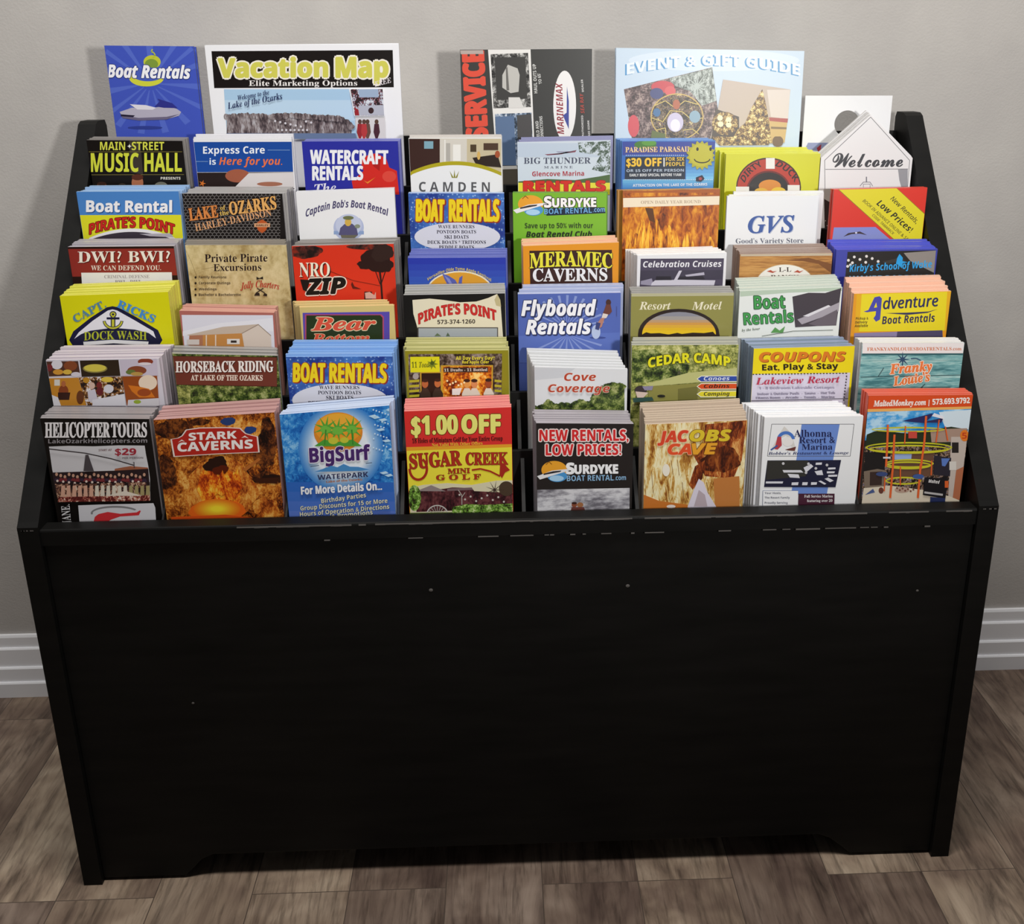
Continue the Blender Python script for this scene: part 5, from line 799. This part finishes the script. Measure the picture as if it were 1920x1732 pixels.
def art(a):
    a.p([(1486, 758), (1795, 758), (1690, 1330), (1400, 1330)], '6c8cd2'); a.l([(1243, 758), (1912, 758), (1880, 1018), (1208, 1018), (1243, 758)], 4, '5a5a60')
    a.p([(1235, 970), (1310, 830), (1345, 775), (1400, 830), (1440, 960), (1400, 940), (1360, 850), (1320, 870), (1300, 950)], 'd9d5d0'); a.ring(1358, 890, 62, 62, 26, '4a76c4', 190, 350); a.p([(1265, 960), (1290, 860), (1320, 860), (1325, 930), (1290, 965)], 'b8404a'); a.e(1372, 900, 44, 38, 'ece8e6'); a.p([(1350, 965), (1440, 940), (1430, 975), (1380, 972)], '6a3a34'); a.l([(1235, 968), (1290, 930)], 12, '3a5aa0')
    a.t('Alhonna', 1424, 860, 1730, 860, 58, '1e2350', 's'); a.t('Resort &', 1466, 912, 1757, 910, 50, '1e2350', 's'); a.t('Marina', 1486, 966, 1736, 964, 48, '1e2350', 's'); a.t("Bobber's Restaurant & Lounge", 1214, 1006, 1868, 1000, 24, '2c3462', 'i')
    a.p([(1208, 1052), (1806, 1048), (1760, 1270), (1180, 1268)], '1e1f38'); a.p([(1208, 1056), (1540, 1052), (1520, 1180), (1195, 1210)], '33322f')
    for q in ([(1330, 1130), (1480, 1130), (1500, 1150), (1340, 1150)], [(1370, 1160), (1460, 1165), (1470, 1195), (1390, 1190)], [(1500, 1110), (1560, 1080), (1580, 1100), (1520, 1150)], [(1590, 1140), (1650, 1130), (1660, 1170), (1610, 1170)], [(1600, 1070), (1650, 1068), (1648, 1086), (1598, 1088)], [(1700, 1110), (1760, 1108), (1760, 1122), (1700, 1126)], [(1690, 1140), (1755, 1140), (1750, 1155), (1690, 1156)], [(1195, 1222), (1335, 1222), (1330, 1238), (1193, 1238)], [(1405, 1230), (1460, 1228), (1455, 1252), (1402, 1252)], [(1492, 1228), (1535, 1228), (1530, 1252), (1488, 1252)], [(1562, 1228), (1610, 1228), (1606, 1248), (1560, 1250)], [(1620, 1220), (1640, 1214), (1685, 1240), (1670, 1248)], [(1670, 1200), (1700, 1190), (1745, 1215), (1715, 1228)], [(1700, 1168), (1775, 1166), (1772, 1182), (1700, 1184)]): a.p(q, 'dcdce4')
    a.dots([(1335, 1076), (1540, 1078), (1690, 1088), (1520, 1150), (1600, 1115)], 12, 'c9c8cc', 6)
    a.p([(1170, 1296), (1456, 1296), (1450, 1640), (1160, 1640)], 'f4f4f6'); a.l([(1165, 1640), (1170, 1296), (1456, 1296)], 3, '5a6a90')
    for w, x1, y in (('Your Hosts,', 1318, 1324), ('The Resort Family', 1388, 1360), ('Proudly Serving', 1370, 1402)): a.t(w, 1184, y, x1, y, 17, '55586a')
    a.p([(1460, 1320), (1752, 1320), (1742, 1640), (1450, 1640)], '482032'); a.t('Full Service Marina', 1506, 1352, 1736, 1350, 22, 'f0ecee', 's'); a.t('featuring over 20', 1528, 1388, 1734, 1386, 22, 'f0ecee', 's')
S(1, 'F', (1185, 704), (1988, 692), (1008, 590), 9, 'eeeff1', 'e6e7ea', 'leaflet', 'white resort leaflet with a blue slanted stripe and dark dock photo, front tier', 'copy of the white blue-striped resort leaflet standing behind the front one', 'white blue-striped resort leaflets', art)
def art(a):
    a.p([(728, 528), (1580, 521), (1574, 618), (722, 640)], 'da4c1c'); a.p([(722, 636), (1574, 614), (1572, 634), (721, 660)], 'ecb060')
    a.t('MaltedMonkey.com', 770, 614, 1195, 602, 48, 'f6efe8', 'i', bold=.02); a.l([(1222, 560), (1218, 612)], 6, 'f6efe8'); a.t('573.693.9792', 1250, 600, 1552, 586, 46, 'f6efe8', 'o', bold=.02)
    a.p([(721, 660), (1572, 634), (1540, 870), (700, 890)], 'bluesky'); a.p([(1300, 660), (1570, 640), (1550, 800), (1350, 780)], 'd5e4ee')
    a.p([(715, 842), (780, 815), (850, 808), (940, 822), (1060, 835), (1250, 800), (1400, 778), (1535, 800), (1530, 960), (700, 960)], '26301c'); a.p([(700, 940), (1530, 930), (1500, 1375), (672, 1375)], 'plaza'); a.p([(700, 985), (870, 985), (860, 1120), (695, 1150)], '1d1a1a'); a.p([(950, 990), (1260, 990), (1250, 1180), (900, 1190)], '6a4a38'); a.p([(940, 1000), (1080, 1000), (1075, 1045), (940, 1045)], '9ab0dc')
    a.p([(1230, 800), (1530, 790), (1520, 900), (1240, 905)], 'a88c7c'); a.p([(1400, 860), (1530, 860), (1500, 1370), (1375, 1370)], 'c2b4aa'); a.r(1405, 905, 1460, 990, '26201e'); a.p([(1260, 1010), (1400, 1030), (1390, 1180), (1260, 1170)], '2a2630'); a.p([(1320, 1035), (1390, 1035), (1350, 1100), (1325, 1095)], '5a7ac0'); a.r(1385, 1060, 1440, 1130, 'd8d2ca'); a.e(1508, 850, 36, 46, 'e07a24'); a.t('5', 1488, 875, 1526, 875, 50, 'c0401c', 'b'); a.p([(1440, 1130), (1510, 1100), (1480, 1370), (1410, 1370)], 'b06a4a')
    a.p([(690, 1275), (900, 1255), (1170, 1290), (1380, 1340), (1480, 1375), (1470, 1500), (665, 1500), (675, 1380)], 'dacdb8'); a.p([(690, 1140), (800, 1120), (860, 1130), (860, 1260), (695, 1275)], '7a6a5c'); a.p([(740, 1145), (840, 1140), (835, 1250), (738, 1255)], '3a2a26'); a.e(830, 1295, 20, 26, '6a3c30'); a.e(1000, 1290, 60, 24, 'b89a88'); a.dots([(960+22*i, 1275+(i*17) % 30) for i in range(7)], 9, '7a4a3c', 6); a.p([(700, 1330), (765, 1280), (780, 1310)], '4a5a8a')
    a.p([(1000, 732), (1250, 668), (1235, 700), (1180, 748)], '2a2a60'); a.p([(1140, 745), (1335, 705), (1320, 745)], '2f2c58')
    for cx, cy, rx, ry in ((1050, 800, 290, 16), (1055, 945, 345, 38), (1055, 960, 320, 30), (1060, 1075, 190, 30), (1050, 1090, 180, 26), (1010, 1215, 140, 26)): a.ring(cx, cy, rx, ry, 13, 'c9c42a')
    for q in ([(885, 760), (880, 900), (870, 1100)], [(938, 840), (925, 1100), (903, 1355)], [(1195, 690), (1180, 900), (1150, 1120)], [(1240, 1050), (1235, 1170)], [(1150, 1080), (1128, 1355)], [(1028, 770), (1020, 915)], [(1300, 720), (1275, 905)], [(1350, 775), (1370, 890)], [(860, 1190), (855, 1300)], [(985, 1100), (985, 1250)]): a.l(q, 17 if q[0][0] in (885, 938, 1195, 1150) else 10, 'e0622c')
    a.r(1050, 815, 1120, 870, 'c8483c'); a.p([(1240, 690), (1260, 665), (1330, 690), (1340, 715)], 'e8e6ee'); a.e(835, 1160, 48, 18, '3a4a7a'); a.e(1130, 1180, 46, 20, '3f5a96'); a.r(845, 1020, 905, 1034, 'd8d4d8')
    a.p([(1185, 1185), (1370, 1195), (1350, 1360), (1168, 1330)], '19161a'); a.t('Malted', 1212, 1228, 1302, 1238, 28, 'f0ecea', 'o'); a.p([(1180, 1300), (1330, 1320), (1328, 1336), (1178, 1316)], 'b8b4b4'); a.r(1345, 1215, 1375, 1270, 'd8622c'); a.p([(1230, 1345), (1350, 1355), (1345, 1400), (1225, 1390)], '26305a')
S(1, 'G', (730, 527), (1580, 521), (684, 479), 5, '2a2320', 'd85c44', 'leaflet', 'orange topped leaflet showing a ropes course, right end of the front tier', 'copy of the orange topped ropes course leaflet standing behind the front one', 'orange topped ropes course leaflets', art, depth=.017)
for k in range(1, 7):        # thin upright dividers between the columns of each tier
    c = sorted(EXT[k]); y0 = RY(k)-.003 if k > 1 else .0235; y1 = RY(k+1)-.0095
    for p, q in zip(c, c[1:]):
        gap = q[0]-p[1]
        if gap > .0016:
            t = min(.0035, gap*.7)/2; x = (p[1]+q[0])/2; z = .4096-.006+.0455*(k-1)
            prism_x('divider', [(y0, FLOOR(k)), (y1, FLOOR(k)), (y1, z+.0455-.006), (y0, z)], x-t, x+t, BLK2, rack)
bpy.data.objects.remove(tobj)
print('leaflets', NLEAF)
